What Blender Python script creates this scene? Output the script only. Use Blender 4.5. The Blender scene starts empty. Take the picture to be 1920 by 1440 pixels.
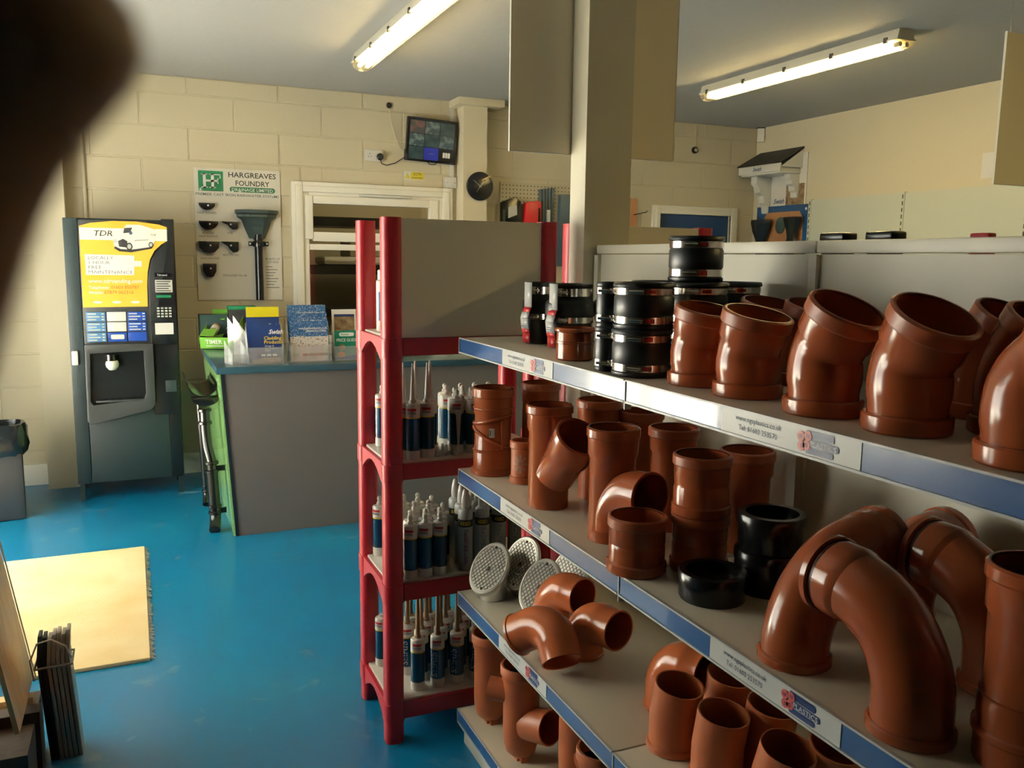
import bpy, bmesh, math, random
from mathutils import Vector, Matrix
random.seed(7)
PI = math.pi
S = bpy.context.scene
COL = S.collection

# ------------------------------------------------------------------ camera, sky, sun, exposure
CAM_R = ((0.9167, -0.0449, 0.3971), (-0.3995, -0.1369, 0.9065), (0.0136, -0.9896, -0.1434))  # right, down, forward as columns
cam_d = bpy.data.cameras.new('camera')
cam = bpy.data.objects.new('camera', cam_d)
COL.objects.link(cam)
r_, d_, f_ = (Vector([CAM_R[i][j] for i in range(3)]).normalized() for j in range(3))
cam.matrix_world = Matrix(((r_.x, -d_.x, -f_.x, 0), (r_.y, -d_.y, -f_.y, 0), (r_.z, -d_.z, -f_.z, 1.6), (0, 0, 0, 1)))
cam_d.sensor_width = 36.0
cam_d.lens = 36.0 * 1605 / 1920
cam_d.clip_start = 0.005
cam_d.clip_end = 200
cam_d.dof.use_dof = True
cam_d.dof.focus_distance = 3.2
cam_d.dof.aperture_fstop = 16.0
S.camera = cam

world = bpy.data.worlds.new('sky')
S.world = world
world.use_nodes = True
bg = world.node_tree.nodes['Background']
bg.inputs['Color'].default_value = (1.0, 0.97, 0.90, 1)
bg.inputs['Strength'].default_value = 8.0

sun_d = bpy.data.lights.new('sun', 'SUN')
sun_d.energy = 520.0
sun_d.angle = math.radians(0.6)
sun_d.color = (1.0, 0.95, 0.84)
sun = bpy.data.objects.new('sun', sun_d)
COL.objects.link(sun)
sun.rotation_euler = Vector((0.55, 0.20, -0.81)).to_track_quat('-Z', 'Y').to_euler()

LAMP_EMIT = 40.0
por_d = bpy.data.lights.new('doorway_portal', 'AREA')
por_d.shape = 'RECTANGLE'
por_d.size = 3.7
por_d.size_y = 2.1
por_d.cycles.is_portal = True
por = bpy.data.objects.new('doorway_portal', por_d)
COL.objects.link(por)
por.location = (-1.38, 3.98, 1.06)
por.rotation_euler = Vector((1, 0, 0)).to_track_quat('-Z', 'Z').to_euler()

S.view_settings.view_transform = 'Standard'
S.view_settings.look = 'None'
S.view_settings.exposure = 0.9
S.view_settings.gamma = 1.0
S.view_settings.use_curve_mapping = False
S.cycles.max_bounces = 8
S.cycles.diffuse_bounces = 4
S.cycles.sample_clamp_indirect = 6.0
S.cycles.caustics_reflective = False
S.cycles.caustics_refractive = False
S.cycles.use_denoising = True

# ------------------------------------------------------------------ materials
MATS = {}
ALBEDO = 0.70      # scales most base colours down so bounce weakens and shade deepens
def mat(name, col, rough=0.5, metal=0.0, emit=0.0, spec=0.5, bump=None, var=None, coat=0.0):
    """bump=(scale, strength); var=(scale, amount, colour2) noise-mixes the colour."""
    m = bpy.data.materials.new(name)
    m.use_nodes = True
    nt = m.node_tree
    b = nt.nodes['Principled BSDF']
    if not emit and not metal and name not in ('board_beige', 'panel_beige'):
        col = tuple(c * ALBEDO for c in col)
        if var:
            var = (var[0], var[1], tuple(c * ALBEDO for c in var[2]))
    b.inputs['Base Color'].default_value = (*col, 1)
    b.inputs['Roughness'].default_value = rough
    b.inputs['Metallic'].default_value = metal
    b.inputs['Specular IOR Level'].default_value = spec
    b.inputs['Coat Weight'].default_value = coat
    if emit:
        b.inputs['Emission Color'].default_value = (*col, 1)
        b.inputs['Emission Strength'].default_value = emit
    if bump or var:
        tc = nt.nodes.new('ShaderNodeTexCoord')
    if var:
        n = nt.nodes.new('ShaderNodeTexNoise')
        n.inputs['Scale'].default_value = var[0]
        n.inputs['Detail'].default_value = 5
        nt.links.new(tc.outputs['Object'], n.inputs['Vector'])
        rp = nt.nodes.new('ShaderNodeValToRGB')
        rp.color_ramp.elements[0].position = 0.35
        rp.color_ramp.elements[1].position = 0.35 + var[1]
        rp.color_ramp.elements[0].color = (*col, 1)
        rp.color_ramp.elements[1].color = (*var[2], 1)
        nt.links.new(n.outputs['Fac'], rp.inputs['Fac'])
        nt.links.new(rp.outputs['Color'], b.inputs['Base Color'])
    if bump:
        n2 = nt.nodes.new('ShaderNodeTexNoise')
        n2.inputs['Scale'].default_value = bump[0]
        n2.inputs['Detail'].default_value = 4
        nt.links.new(tc.outputs['Object'], n2.inputs['Vector'])
        bp = nt.nodes.new('ShaderNodeBump')
        bp.inputs['Strength'].default_value = bump[1]
        bp.inputs['Distance'].default_value = 0.002
        nt.links.new(n2.outputs['Fac'], bp.inputs['Height'])
        nt.links.new(bp.outputs['Normal'], b.inputs['Normal'])
    MATS[name] = m
    return m

def thin_glass(name, tint=(1, 1, 1), refl=0.08, haze=0.0):
    m = bpy.data.materials.new(name)
    m.use_nodes = True
    nt = m.node_tree
    nt.nodes.remove(nt.nodes['Principled BSDF'])
    out = nt.nodes['Material Output']
    t = nt.nodes.new('ShaderNodeBsdfTransparent')
    t.inputs['Color'].default_value = (*tint, 1)
    g = nt.nodes.new('ShaderNodeBsdfGlossy')
    g.inputs['Roughness'].default_value = 0.03
    mx = nt.nodes.new('ShaderNodeMixShader')
    mx.inputs['Fac'].default_value = refl
    nt.links.new(t.outputs[0], mx.inputs[1])
    nt.links.new(g.outputs[0], mx.inputs[2])
    if haze:
        df = nt.nodes.new('ShaderNodeBsdfDiffuse')
        df.inputs['Color'].default_value = (0.85, 0.85, 0.85, 1)
        m2 = nt.nodes.new('ShaderNodeMixShader')
        m2.inputs['Fac'].default_value = haze
        nt.links.new(mx.outputs[0], m2.inputs[1])
        nt.links.new(df.outputs[0], m2.inputs[2])
        mx = m2
    nt.links.new(mx.outputs[0], out.inputs['Surface'])
    MATS[name] = m
    return m

def floor_mat():
    m = bpy.data.materials.new('painted_floor')
    m.use_nodes = True
    nt = m.node_tree
    b = nt.nodes['Principled BSDF']
    tc = nt.nodes.new('ShaderNodeTexCoord')
    def noise(scale, detail, dist=0.0):
        n = nt.nodes.new('ShaderNodeTexNoise')
        n.inputs['Scale'].default_value = scale
        n.inputs['Detail'].default_value = detail
        n.inputs['Distortion'].default_value = dist
        nt.links.new(tc.outputs['Object'], n.inputs['Vector'])
        return n
    n1 = noise(0.9, 3)
    r1 = nt.nodes.new('ShaderNodeValToRGB')
    r1.color_ramp.elements[0].position = 0.35
    r1.color_ramp.elements[1].position = 0.7
    r1.color_ramp.elements[0].color = (0.002, 0.108, 0.248, 1)
    r1.color_ramp.elements[1].color = (0.003, 0.143, 0.278, 1)
    nt.links.new(n1.outputs['Fac'], r1.inputs['Fac'])
    n2 = noise(4.6, 10, 0.9)           # worn and dusty patches
    r2 = nt.nodes.new('ShaderNodeValToRGB')
    r2.color_ramp.elements[0].position = 0.62
    r2.color_ramp.elements[1].position = 0.80
    r2.color_ramp.elements[0].color = (0, 0, 0, 1)
    r2.color_ramp.elements[1].color = (0.30, 0.30, 0.30, 1)
    nt.links.new(n2.outputs['Fac'], r2.inputs['Fac'])
    n3 = noise(30, 3)                 # small specks
    r3 = nt.nodes.new('ShaderNodeValToRGB')
    r3.color_ramp.elements[0].position = 0.74
    r3.color_ramp.elements[1].position = 0.80
    r3.color_ramp.elements[0].color = (0, 0, 0, 1)
    r3.color_ramp.elements[1].color = (0.5, 0.5, 0.5, 1)
    nt.links.new(n3.outputs['Fac'], r3.inputs['Fac'])
    add = nt.nodes.new('ShaderNodeMath')
    add.operation = 'MAXIMUM'
    nt.links.new(r2.outputs['Color'], add.inputs[0])
    nt.links.new(r3.outputs['Color'], add.inputs[1])
    mx = nt.nodes.new('ShaderNodeMix')
    mx.data_type = 'RGBA'
    nt.links.new(add.outputs[0], mx.inputs['Factor'])
    nt.links.new(r1.outputs['Color'], mx.inputs['A'])
    mx.inputs['B'].default_value = (0.42, 0.52, 0.50, 1)
    nt.links.new(mx.outputs['Result'], b.inputs['Base Color'])
    mr = nt.nodes.new('ShaderNodeMapRange')
    mr.inputs['To Min'].default_value = 0.28
    mr.inputs['To Max'].default_value = 0.6
    nt.links.new(add.outputs[0], mr.inputs['Value'])
    nt.links.new(mr.outputs['Result'], b.inputs['Roughness'])
    bp = nt.nodes.new('ShaderNodeBump')
    bp.inputs['Strength'].default_value = 0.12
    bp.inputs['Distance'].default_value = 0.004
    nt.links.new(n2.outputs['Fac'], bp.inputs['Height'])
    nt.links.new(bp.outputs['Normal'], b.inputs['Normal'])
    MATS['floor'] = m
floor_mat()

def wood_mat(name, c1, c2, rough=0.35):
    m = bpy.data.materials.new(name)
    m.use_nodes = True
    nt = m.node_tree
    b = nt.nodes['Principled BSDF']
    tc = nt.nodes.new('ShaderNodeTexCoord')
    mp = nt.nodes.new('ShaderNodeMapping')
    mp.inputs['Scale'].default_value = (14, 14, 1.6)
    n = nt.nodes.new('ShaderNodeTexNoise')
    n.inputs['Scale'].default_value = 3
    n.inputs['Detail'].default_value = 5
    n.inputs['Distortion'].default_value = 0.8
    rp = nt.nodes.new('ShaderNodeValToRGB')
    rp.color_ramp.elements[0].position = 0.35
    rp.color_ramp.elements[1].position = 0.65
    rp.color_ramp.elements[0].color = (*c1, 1)
    rp.color_ramp.elements[1].color = (*c2, 1)
    nt.links.new(tc.outputs['Object'], mp.inputs['Vector'])
    nt.links.new(mp.outputs['Vector'], n.inputs['Vector'])
    nt.links.new(n.outputs['Fac'], rp.inputs['Fac'])
    nt.links.new(rp.outputs['Color'], b.inputs['Base Color'])
    b.inputs['Roughness'].default_value = rough
    MATS[name] = m
wood_mat('pine', (0.60, 0.38, 0.17), (0.72, 0.50, 0.26))
wood_mat('dark_wood', (0.022, 0.012, 0.008), (0.04, 0.02, 0.012), 0.5)

mat('cream_wall', (0.73, 0.66, 0.48), 0.55, bump=(60, 0.15))
mat('cream_plain', (0.75, 0.68, 0.50), 0.5, bump=(40, 0.08))
mat('low_bounce_dark', (0.05, 0.043, 0.036), 0.7)  # near-black for unseen walls, so they bounce little light onto the shelves
mat('ceiling_paint', (0.50, 0.50, 0.49), 0.8, bump=(17, 1.0))
mat('white_trim', (1.05, 1.03, 0.93), 0.35)
mat('white_plastic', (0.82, 0.81, 0.76), 0.35)
mat('blue_door', (0.01, 0.055, 0.17), 0.4)
mat('brown_plastic', (0.43, 0.105, 0.036), 0.18, bump=(180, 0.04), spec=0.55)
mat('brown_rim', (0.43, 0.105, 0.036), 0.38)
mat('brown_orange', (0.60, 0.155, 0.05), 0.2, bump=(160, 0.05))
mat('brown_dull', (0.58, 0.16, 0.056), 0.42, bump=(120, 0.10))
mat('black_rubber', (0.012, 0.015, 0.017), 0.38, bump=(150, 0.06))
mat('black_plastic', (0.008, 0.009, 0.010), 0.22)
mat('black_matt', (0.012, 0.013, 0.014), 0.6)
mat('steel_band', (0.75, 0.72, 0.66), 0.18, metal=1.0)
mat('galvanised', (0.72, 0.72, 0.70), 0.30, metal=1.0, bump=(40, 0.1))
mat('tread_shade', (0.30, 0.29, 0.27), 0.5, metal=0.7)  # shading of the raised tread lines put into a darker metal
mat('cast_alloy', (0.78, 0.76, 0.70), 0.42, metal=0.85, bump=(90, 0.2))
mat('red_plastic', (0.55, 0.020, 0.035), 0.38, bump=(300, 0.05))
mat('red_plain', (0.62, 0.018, 0.025), 0.35)
mat('panel_beige', (0.84, 0.76, 0.60), 0.55, bump=(220, 0.05))
mat('board_beige', (0.86, 0.76, 0.55), 0.55)
mat('board_edge', (0.85, 0.82, 0.70), 0.4)
mat('shelf_cream', (0.86, 0.77, 0.59), 0.38, bump=(80, 0.03))
mat('cream_bright', (0.98, 0.91, 0.70), 0.5, bump=(40, 0.08))
mat('gondola_panel', (1.0, 0.94, 0.76), 0.42)
mat('liner_white', (0.83, 0.78, 0.68), 0.35)
mat('strip_blue', (0.035, 0.12, 0.33), 0.22, coat=0.45)
mat('strip_lip', (0.72, 0.72, 0.68), 0.3)
mat('label_white', (0.80, 0.79, 0.74), 0.3, coat=0.3)
mat('ink_grey', (0.06, 0.08, 0.14), 0.5)
mat('ink_black', (0.015, 0.015, 0.018), 0.5)
mat('ink_white', (0.88, 0.88, 0.86), 0.5)
mat('ink_navy', (0.012, 0.035, 0.16), 0.4)
mat('ink_red', (0.62, 0.03, 0.03), 0.4)
mat('ink_coral', (0.80, 0.14, 0.12), 0.4)
mat('ink_magenta', (0.55, 0.01, 0.28), 0.4)
mat('ink_yellow', (0.85, 0.62, 0.03), 0.4)
mat('ink_orange', (0.80, 0.25, 0.03), 0.4)
mat('ink_green', (0.004, 0.17, 0.07), 0.4)
mat('ink_grass', (0.10, 0.42, 0.05), 0.4)
mat('ink_brownred', (0.45, 0.11, 0.04), 0.5)
mat('tube_blue', (0.006, 0.075, 0.16), 0.25)
mat('tube_white', (0.80, 0.78, 0.70), 0.3)
mat('tube_grey', (0.60, 0.62, 0.58), 0.35)
mat('flower_pale', (0.55, 0.30, 0.20), 0.5)
mat('nozzle_white', (0.82, 0.79, 0.68), 0.35)
mat('nozzle_brown', (0.36, 0.23, 0.12), 0.4)
mat('nozzle_frost', (0.72, 0.68, 0.60), 0.25, coat=0.5)
mat('machine_dark', (0.014, 0.030, 0.034), 0.45, bump=(160, 0.15))
mat('machine_grey', (0.045, 0.050, 0.052), 0.38, bump=(160, 0.1))
mat('machine_black', (0.008, 0.010, 0.011), 0.25)
mat('poster_orange', (1.1, 0.50, 0.05), 0.3, var=(3.0, 0.3, (1.1, 0.60, 0.09)))
mat('poster_cream', (1.08, 1.03, 0.9), 0.35)
mat('button_blue', (0.015, 0.06, 0.34), 0.25)
mat('button_pale', (0.10, 0.24, 0.46), 0.25)
mat('counter_grey', (0.185, 0.172, 0.160), 0.45, bump=(240, 0.10))
mat('counter_top', (0.040, 0.105, 0.145), 0.22)
mat('counter_edge', (0.015, 0.02, 0.03), 0.3)
mat('gloss_green', (0.32, 0.62, 0.22), 0.14)
mat('coir', (1.12, 0.94, 0.58), 0.95, bump=(320, 1.0), var=(3.2, 0.45, (0.96, 0.70, 0.32)))
mat('coir_edge', (0.50, 0.55, 0.55), 0.9)
mat('bin_steel', (0.05, 0.052, 0.055), 0.4)
mat('bin_bag', (0.010, 0.013, 0.016), 0.18, bump=(30, 0.9))
mat('clock_face', (0.025, 0.030, 0.028), 0.3)
mat('wood_tape', (0.75, 0.50, 0.22), 0.4)
mat('screen_dark', (0.004, 0.008, 0.014), 0.15)
mat('screen_blue', (0.012, 0.018, 0.20), 0.2, emit=0.12)
mat('screen_teal', (0.006, 0.018, 0.026), 0.2, emit=0.12, var=(14, 0.35, (0.030, 0.055, 0.055)))
mat('screen_pale', (0.10, 0.14, 0.13), 0.2, emit=0.12, var=(20, 0.2, (0.008, 0.018, 0.024)))
mat('screen_rose', (0.10, 0.045, 0.045), 0.2, emit=0.12, var=(16, 0.2, (0.010, 0.022, 0.028)))
mat('sign_grey', (0.88, 0.86, 0.78), 0.4)
mat('cast_black', (0.008, 0.012, 0.014), 0.25)
mat('hopper_green', (0.055, 0.085, 0.085), 0.35)
mat('slate_blue', (0.055, 0.10, 0.13), 0.4)
mat('pegboard', (0.66, 0.60, 0.43), 0.6)
mat('hole_dark', (0.10, 0.08, 0.05), 0.8)
mat('wall_panel', (0.66, 0.70, 0.60), 0.4)
mat('upvc_white', (0.78, 0.78, 0.74), 0.28)
mat('porch_black', (0.008, 0.009, 0.010), 0.5)
mat('brick_print', (0.40, 0.19, 0.08), 0.5, var=(60, 0.3, (0.48, 0.24, 0.11)))
mat('photo_brown', (0.16, 0.09, 0.045), 0.35, var=(25, 0.3, (0.40, 0.30, 0.18)))
mat('board_blue', (0.012, 0.07, 0.19), 0.35)
mat('card_blue', (0.012, 0.045, 0.18), 0.25)
mat('card_sky', (0.55, 0.68, 0.80), 0.25, var=(170, 0.10, (0.02, 0.12, 0.33)))
mat('card_yellow', (0.85, 0.75, 0.02), 0.3)
mat('card_white', (0.84, 0.83, 0.80), 0.3)
mat('card_people', (0.12, 0.05, 0.04), 0.4, var=(90, 0.12, (0.80, 0.75, 0.70)))
mat('card_skin', (0.60, 0.34, 0.20), 0.4, var=(14, 0.3, (0.10, 0.10, 0.08)))
mat('card_green', (0.006, 0.25, 0.16), 0.3)
mat('box_green', (0.20, 0.50, 0.06), 0.35)
mat('box_dark', (0.02, 0.06, 0.055), 0.4)
mat('bottle_label', (0.75, 0.75, 0.72), 0.4)
mat('orange_strip', (0.70, 0.32, 0.14), 0.5)
mat('sack_print', (0.55, 0.52, 0.40), 0.6)
mat('rack_black', (0.010, 0.010, 0.011), 0.4)
mat('back_room', (0.52, 0.45, 0.30), 0.7)
mat('warn_yellow', (0.80, 0.66, 0.05), 0.4)
mat('trim_strip', (0.42, 0.38, 0.33), 0.35)
mat('cord_white', (0.72, 0.70, 0.64), 0.5)
mat('skin', (0.30, 0.14, 0.075), 0.5)
mat('sleeve_dark', (0.02, 0.022, 0.03), 0.8)
mat('bounce_concrete', (0.72, 0.70, 0.65), 0.9)  # unseen concrete forecourt, kept pale to bounce sunlight indoors
mat('lamp_body', (0.70, 0.67, 0.56), 0.45)
mat('red_soft', (0.60, 0.03, 0.08), 0.5)
lamp_m = mat('lamp_tube', (1.0, 0.80, 0.42), 0.4, emit=LAMP_EMIT)
thin_glass('lamp_cover', (1.0, 0.94, 0.74), 0.04, 0.14)
thin_glass('pane_glass', (0.96, 0.97, 0.95), 0.07)
thin_glass('clear_acrylic', (0.92, 0.93, 0.93), 0.10, 0.16)
thin_glass('frosted_plastic', (0.85, 0.85, 0.83), 0.15, 0.35)

# ------------------------------------------------------------------ mesh helpers
class MB:
    def __init__(self):
        self.v, self.f, self.mi, self.sm = [], [], [], []
    def add(self, vs, fs, m=0, M=None, smooth=True):
        o = len(self.v)
        for p in vs:
            p = Vector(p)
            if M is not None:
                p = M @ p
            self.v.append(tuple(p))
        for f in fs:
            self.f.append(tuple(i + o for i in f))
            self.mi.append(m)
            self.sm.append(smooth)
        return self
    def box(self, x0, x1, y0, y1, z0, z1, m=0, M=None):
        vs = [(x, y, z) for z in (z0, z1) for y in (y0, y1) for x in (x0, x1)]
        fs = [(0, 2, 3, 1), (4, 5, 7, 6), (0, 1, 5, 4), (2, 6, 7, 3), (0, 4, 6, 2), (1, 3, 7, 5)]
        return self.add(vs, fs, m, M, False)
    def lathe(self, prof, seg=28, c=(0, 0, 0), m=0, M=None, loop=False, caps=True):
        """prof: (r, z) bottom to top; loop joins last to first (hollow)."""
        vs, fs = [], []
        n = len(prof)
        for r, z in prof:
            for k in range(seg):
                a = 2 * PI * k / seg
                vs.append((c[0] + r * math.cos(a), c[1] + r * math.sin(a), c[2] + z))
        for i in range(n if loop else n - 1):
            j = (i + 1) % n
            for k in range(seg):
                l = (k + 1) % seg
                fs.append((i * seg + k, i * seg + l, j * seg + l, j * seg + k))
        if caps and not loop:
            fs.append(tuple(reversed(range(seg))))
            fs.append(tuple((n - 1) * seg + k for k in range(seg)))
        return self.add(vs, fs, m, M)
    def tube(self, pts, rad, seg=10, m=0, M=None, caps=True):
        pts = [Vector(p) for p in pts]
        n = len(pts)
        rad = [rad] * n if isinstance(rad, (int, float)) else rad
        vs, fs = [], []
        t0 = (pts[1] - pts[0]).normalized()
        nrm = t0.orthogonal().normalized()
        for i, p in enumerate(pts):
            t = (pts[min(i + 1, n - 1)] - pts[max(i - 1, 0)]).normalized()
            nrm = (nrm - t * nrm.dot(t)).normalized()
            b = t.cross(nrm)
            for k in range(seg):
                a = 2 * PI * k / seg
                vs.append(p + (nrm * math.cos(a) + b * math.sin(a)) * rad[i])
        for i in range(n - 1):
            for k in range(seg):
                l = (k + 1) % seg
                fs.append((i * seg + k, i * seg + l, (i + 1) * seg + l, (i + 1) * seg + k))
        if caps:
            fs.append(tuple(reversed(range(seg))))
            fs.append(tuple((n - 1) * seg + k for k in range(seg)))
        return self.add(vs, fs, m, M)
    def prism(self, poly, z0, z1, m=0, M=None, smooth=False):
        n = len(poly)
        vs = [(x, y, z0) for x, y in poly] + [(x, y, z1) for x, y in poly]
        fs = [tuple(reversed(range(n))), tuple(range(n, 2 * n))]
        fs += [(i, (i + 1) % n, n + (i + 1) % n, n + i) for i in range(n)]
        return self.add(vs, fs, m, M, smooth)
    def mesh(self, name, mats, bevel=0.0, sharp=35):
        me = bpy.data.meshes.new(name)
        me.from_pydata(self.v, [], self.f)
        for mm in (mats if isinstance(mats, (list, tuple)) else [mats]):
            me.materials.append(MATS[mm] if isinstance(mm, str) else mm)
        for p, i, s in zip(me.polygons, self.mi, self.sm):
            p.material_index = i
            p.use_smooth = s
        bm = bmesh.new()
        bm.from_mesh(me)
        bmesh.ops.recalc_face_normals(bm, faces=bm.faces)
        if bevel:
            es = [e for e in bm.edges if len(e.link_faces) == 2 and e.calc_face_angle(0) > 0.6]
            bmesh.ops.bevel(bm, geom=es, offset=bevel, segments=2, profile=0.6, affect='EDGES', clamp_overlap=True)
            for f in bm.faces:
                f.smooth = True
        bm.to_mesh(me)
        bm.free()
        me.set_sharp_from_angle(angle=math.radians(sharp))
        return me
    def obj(self, name, mats, parent=None, bevel=0.0, loc=None, sharp=35):
        return link(name, self.mesh(name, mats, bevel, sharp), parent, loc)

def link(name, me, parent=None, loc=None, M=None):
    o = bpy.data.objects.new(name, me)
    COL.objects.link(o)
    o.parent = parent
    if loc is not None:
        o.location = loc
    if M is not None:
        o.matrix_local = M
    return o

def tag(o, label=None, cat=None, group=None, kind=None):
    if label: o['label'] = label
    if cat: o['category'] = cat
    if group: o['group'] = group
    if kind: o['kind'] = kind
    return o

def thing(name, label, cat, loc=(0, 0, 0), rz=0.0, group=None):
    o = bpy.data.objects.new(name, None)
    o.empty_display_size = 0.05
    COL.objects.link(o)
    o.location = loc
    o.rotation_euler = (0, 0, rz)
    return tag(o, label, cat, group)

def kids(o):
    return [c for c in bpy.data.objects if c.parent == o]

def dup(root, loc, rz=0.0, label=None, group=None, children=None):
    r = root.copy()
    COL.objects.link(r)
    r.location = loc
    r.rotation_euler = (0, 0, rz)
    if label: r['label'] = label
    if group: r['group'] = group
    for ch in (children if children is not None else root.children):
        c = ch.copy()
        COL.objects.link(c)
        c.parent = r
        for g in ch.children:
            d = g.copy()
            COL.objects.link(d)
            d.parent = c
    return r

FACE_FRONT = Matrix(((1, 0, 0, 0), (0, 0, -1, 0), (0, 1, 0, 0), (0, 0, 0, 1)))      # text x -> X, y -> Z, normal -> -Y
FACE_AISLE = Matrix(((0, 0, -1, 0), (-1, 0, 0, 0), (0, 1, 0, 0), (0, 0, 0, 1)))     # text x -> -Y, y -> Z, normal -> -X
def at(x, y, z):
    return Matrix.Translation((x, y, z))

def text_mesh(s, size, bold=0.0, align='LEFT', space=1.0, shear=0.0, sx=1.0):
    cu = bpy.data.curves.new('lettering', 'FONT')
    cu.body = s
    cu.size = size
    cu.align_x = align
    cu.offset = bold * size
    cu.space_character = space
    cu.shear = shear
    cu.resolution_u = 2
    tmp = bpy.data.objects.new('lettering_tmp', cu)
    me = bpy.data.meshes.new_from_object(tmp)
    bpy.data.objects.remove(tmp)
    bpy.data.curves.remove(cu)
    if sx != 1.0:
        for v in me.vertices:
            v.co.x *= sx
    me.name = 'lettering'
    me.materials.clear()
    return me

def lettering(s, size, m, parent, M, bold=0.0, align='LEFT', space=1.0, shear=0.0, fit=None, wrap=None):
    """flat lettering; fit = wanted width; wrap = radius of a cylinder (text plane x wraps round Z, facing local -Y)."""
    me = text_mesh(s, size, bold, align, space, shear)
    xs = [v.co.x for v in me.vertices]
    if fit and xs:
        k = fit / (max(xs) - min(xs))
        for v in me.vertices:
            v.co.x *= k
    if wrap:
        for v in me.vertices:
            a = v.co.x / wrap
            v.co = Vector((wrap * math.sin(a), -wrap * math.cos(a), v.co.y))
    me.materials.append(MATS[m])
    return link('lettering', me, parent, M=M)

def poly_flat(pts, m, parent, M, name='print', th=0.0006):
    return link(name, MB().prism(pts, 0, th).mesh(name, m), parent, M=M)

def rrect(x0, x1, y0, y1, r, n=4):
    out = []
    for cx, cy, a0 in ((x1 - r, y0 + r, -90), (x1 - r, y1 - r, 0), (x0 + r, y1 - r, 90), (x0 + r, y0 + r, 180)):
        for k in range(n + 1):
            a = math.radians(a0 + 90 * k / n)
            out.append((cx + r * math.cos(a), cy + r * math.sin(a)))
    return out

def ellipse(cx, cy, rx, ry, n=20):
    return [(cx + rx * math.cos(2 * PI * k / n), cy + ry * math.sin(2 * PI * k / n)) for k in range(n)]

# ------------------------------------------------------------------ the room
CEIL = 2.84
XL, XR, YF, YB = -1.25, 5.38, -2.2, 6.651

def struct(o):
    o['kind'] = 'structure'
    return o

struct(MB().box(XL - .2, XR + .2, YF - .2, YB + 2.0, -0.12, 0).obj('floor', 'floor'))
struct(MB().box(XL - .2, XR + .2, YF - .2, YB + 2.0, CEIL, CEIL + .12).obj('ceiling', 'ceiling_paint'))
struct(MB().box(-14, XL - .2, -12, 20, -0.14, -0.06).obj('ground', 'bounce_concrete'))

# back wall: base slab with two openings, painted blocks as its pieces
HATCH = (1.16, 2.285, 0.95, 2.10)
DOOR2 = (4.33, 5.11, 0.0, 2.03)
def slab_with_holes(x0, x1, z0, z1, holes):
    xs = sorted({x0, x1, *[h[0] for h in holes], *[h[1] for h in holes]})
    zs = sorted({z0, z1, *[h[2] for h in holes], *[h[3] for h in holes]})
    rects = []
    for a, b in zip(xs, xs[1:]):
        for c, d in zip(zs, zs[1:]):
            mx, mz = (a + b) / 2, (c + d) / 2
            if not any(h[0] < mx < h[1] and h[2] < mz < h[3] for h in holes):
                rects.append((a, b, c, d))
    return rects
wall_back = MB()
for a, b, c, d in slab_with_holes(XL - .2, XR + .2, 0, CEIL, [HATCH, DOOR2]):
    wall_back.box(a, b, YB + 0.005, YB + 0.11, c, d)
wall_back = struct(wall_back.obj('wall_back', 'cream_wall'))
block_cache = {}
def block(x0, x1, z0, z1):
    if x1 - x0 < 0.03 or z1 - z0 < 0.03:
        return
    key = (round(x1 - x0, 3), round(z1 - z0, 3))
    if key not in block_cache:
        w, h, g, b = key[0] / 2, key[1] / 2, 0.003, 0.004
        vs = [(-w + g, 0.012, -h + g), (w - g, 0.012, -h + g), (w - g, 0.012, h - g), (-w + g, 0.012, h - g),
              (-w + g + b, 0, -h + g + b), (w - g - b, 0, -h + g + b), (w - g - b, 0, h - g - b), (-w + g + b, 0, h - g - b)]
        fs = [(4, 5, 6, 7), (0, 1, 5, 4), (1, 2, 6, 5), (2, 3, 7, 6), (3, 0, 4, 7)]
        block_cache[key] = MB().add(vs, fs, 0, None, False).mesh('block', 'cream_wall')
    link('block', block_cache[key], wall_back, ((x0 + x1) / 2, YB + random.uniform(-0.0008, 0.0008), (z0 + z1) / 2))
zk = 2.27 - .225 * 10
rows = [(0.0, zk)] if zk > .03 else []
k = -10
while 2.27 + .225 * k < CEIL:
    z0 = 2.27 + .225 * k
    rows.append((z0, min(z0 + .225, CEIL), k))
    k += 1
for row in rows:
    z0, z1 = row[0], row[1]
    off = .385 if (row[2] if len(row) > 2 else 1) % 2 == 0 else .699
    x = off - .628 * 3
    while x < XR:
        a, b = max(x, XL), min(x + .628, XR)
        x += .628
        if b <= a:
            continue
        pieces = [(a, b, z0, z1)]
        for h in (HATCH, DOOR2):
            new = []
            for p in pieces:
                if p[0] < h[1] and p[1] > h[0] and p[2] < h[3] and p[3] > h[2]:
                    if p[0] < h[0]: new.append((p[0], h[0], p[2], p[3]))
                    if p[1] > h[1]: new.append((h[1], p[1], p[2], p[3]))
                    m0, m1 = max(p[0], h[0]), min(p[1], h[1])
                    if p[3] > h[3]: new.append((m0, m1, h[3], p[3]))
                    if p[2] < h[2]: new.append((m0, m1, p[2], h[2]))
                else:
                    new.append(p)
            pieces = new
        for p in pieces:
            block(*p)

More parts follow.
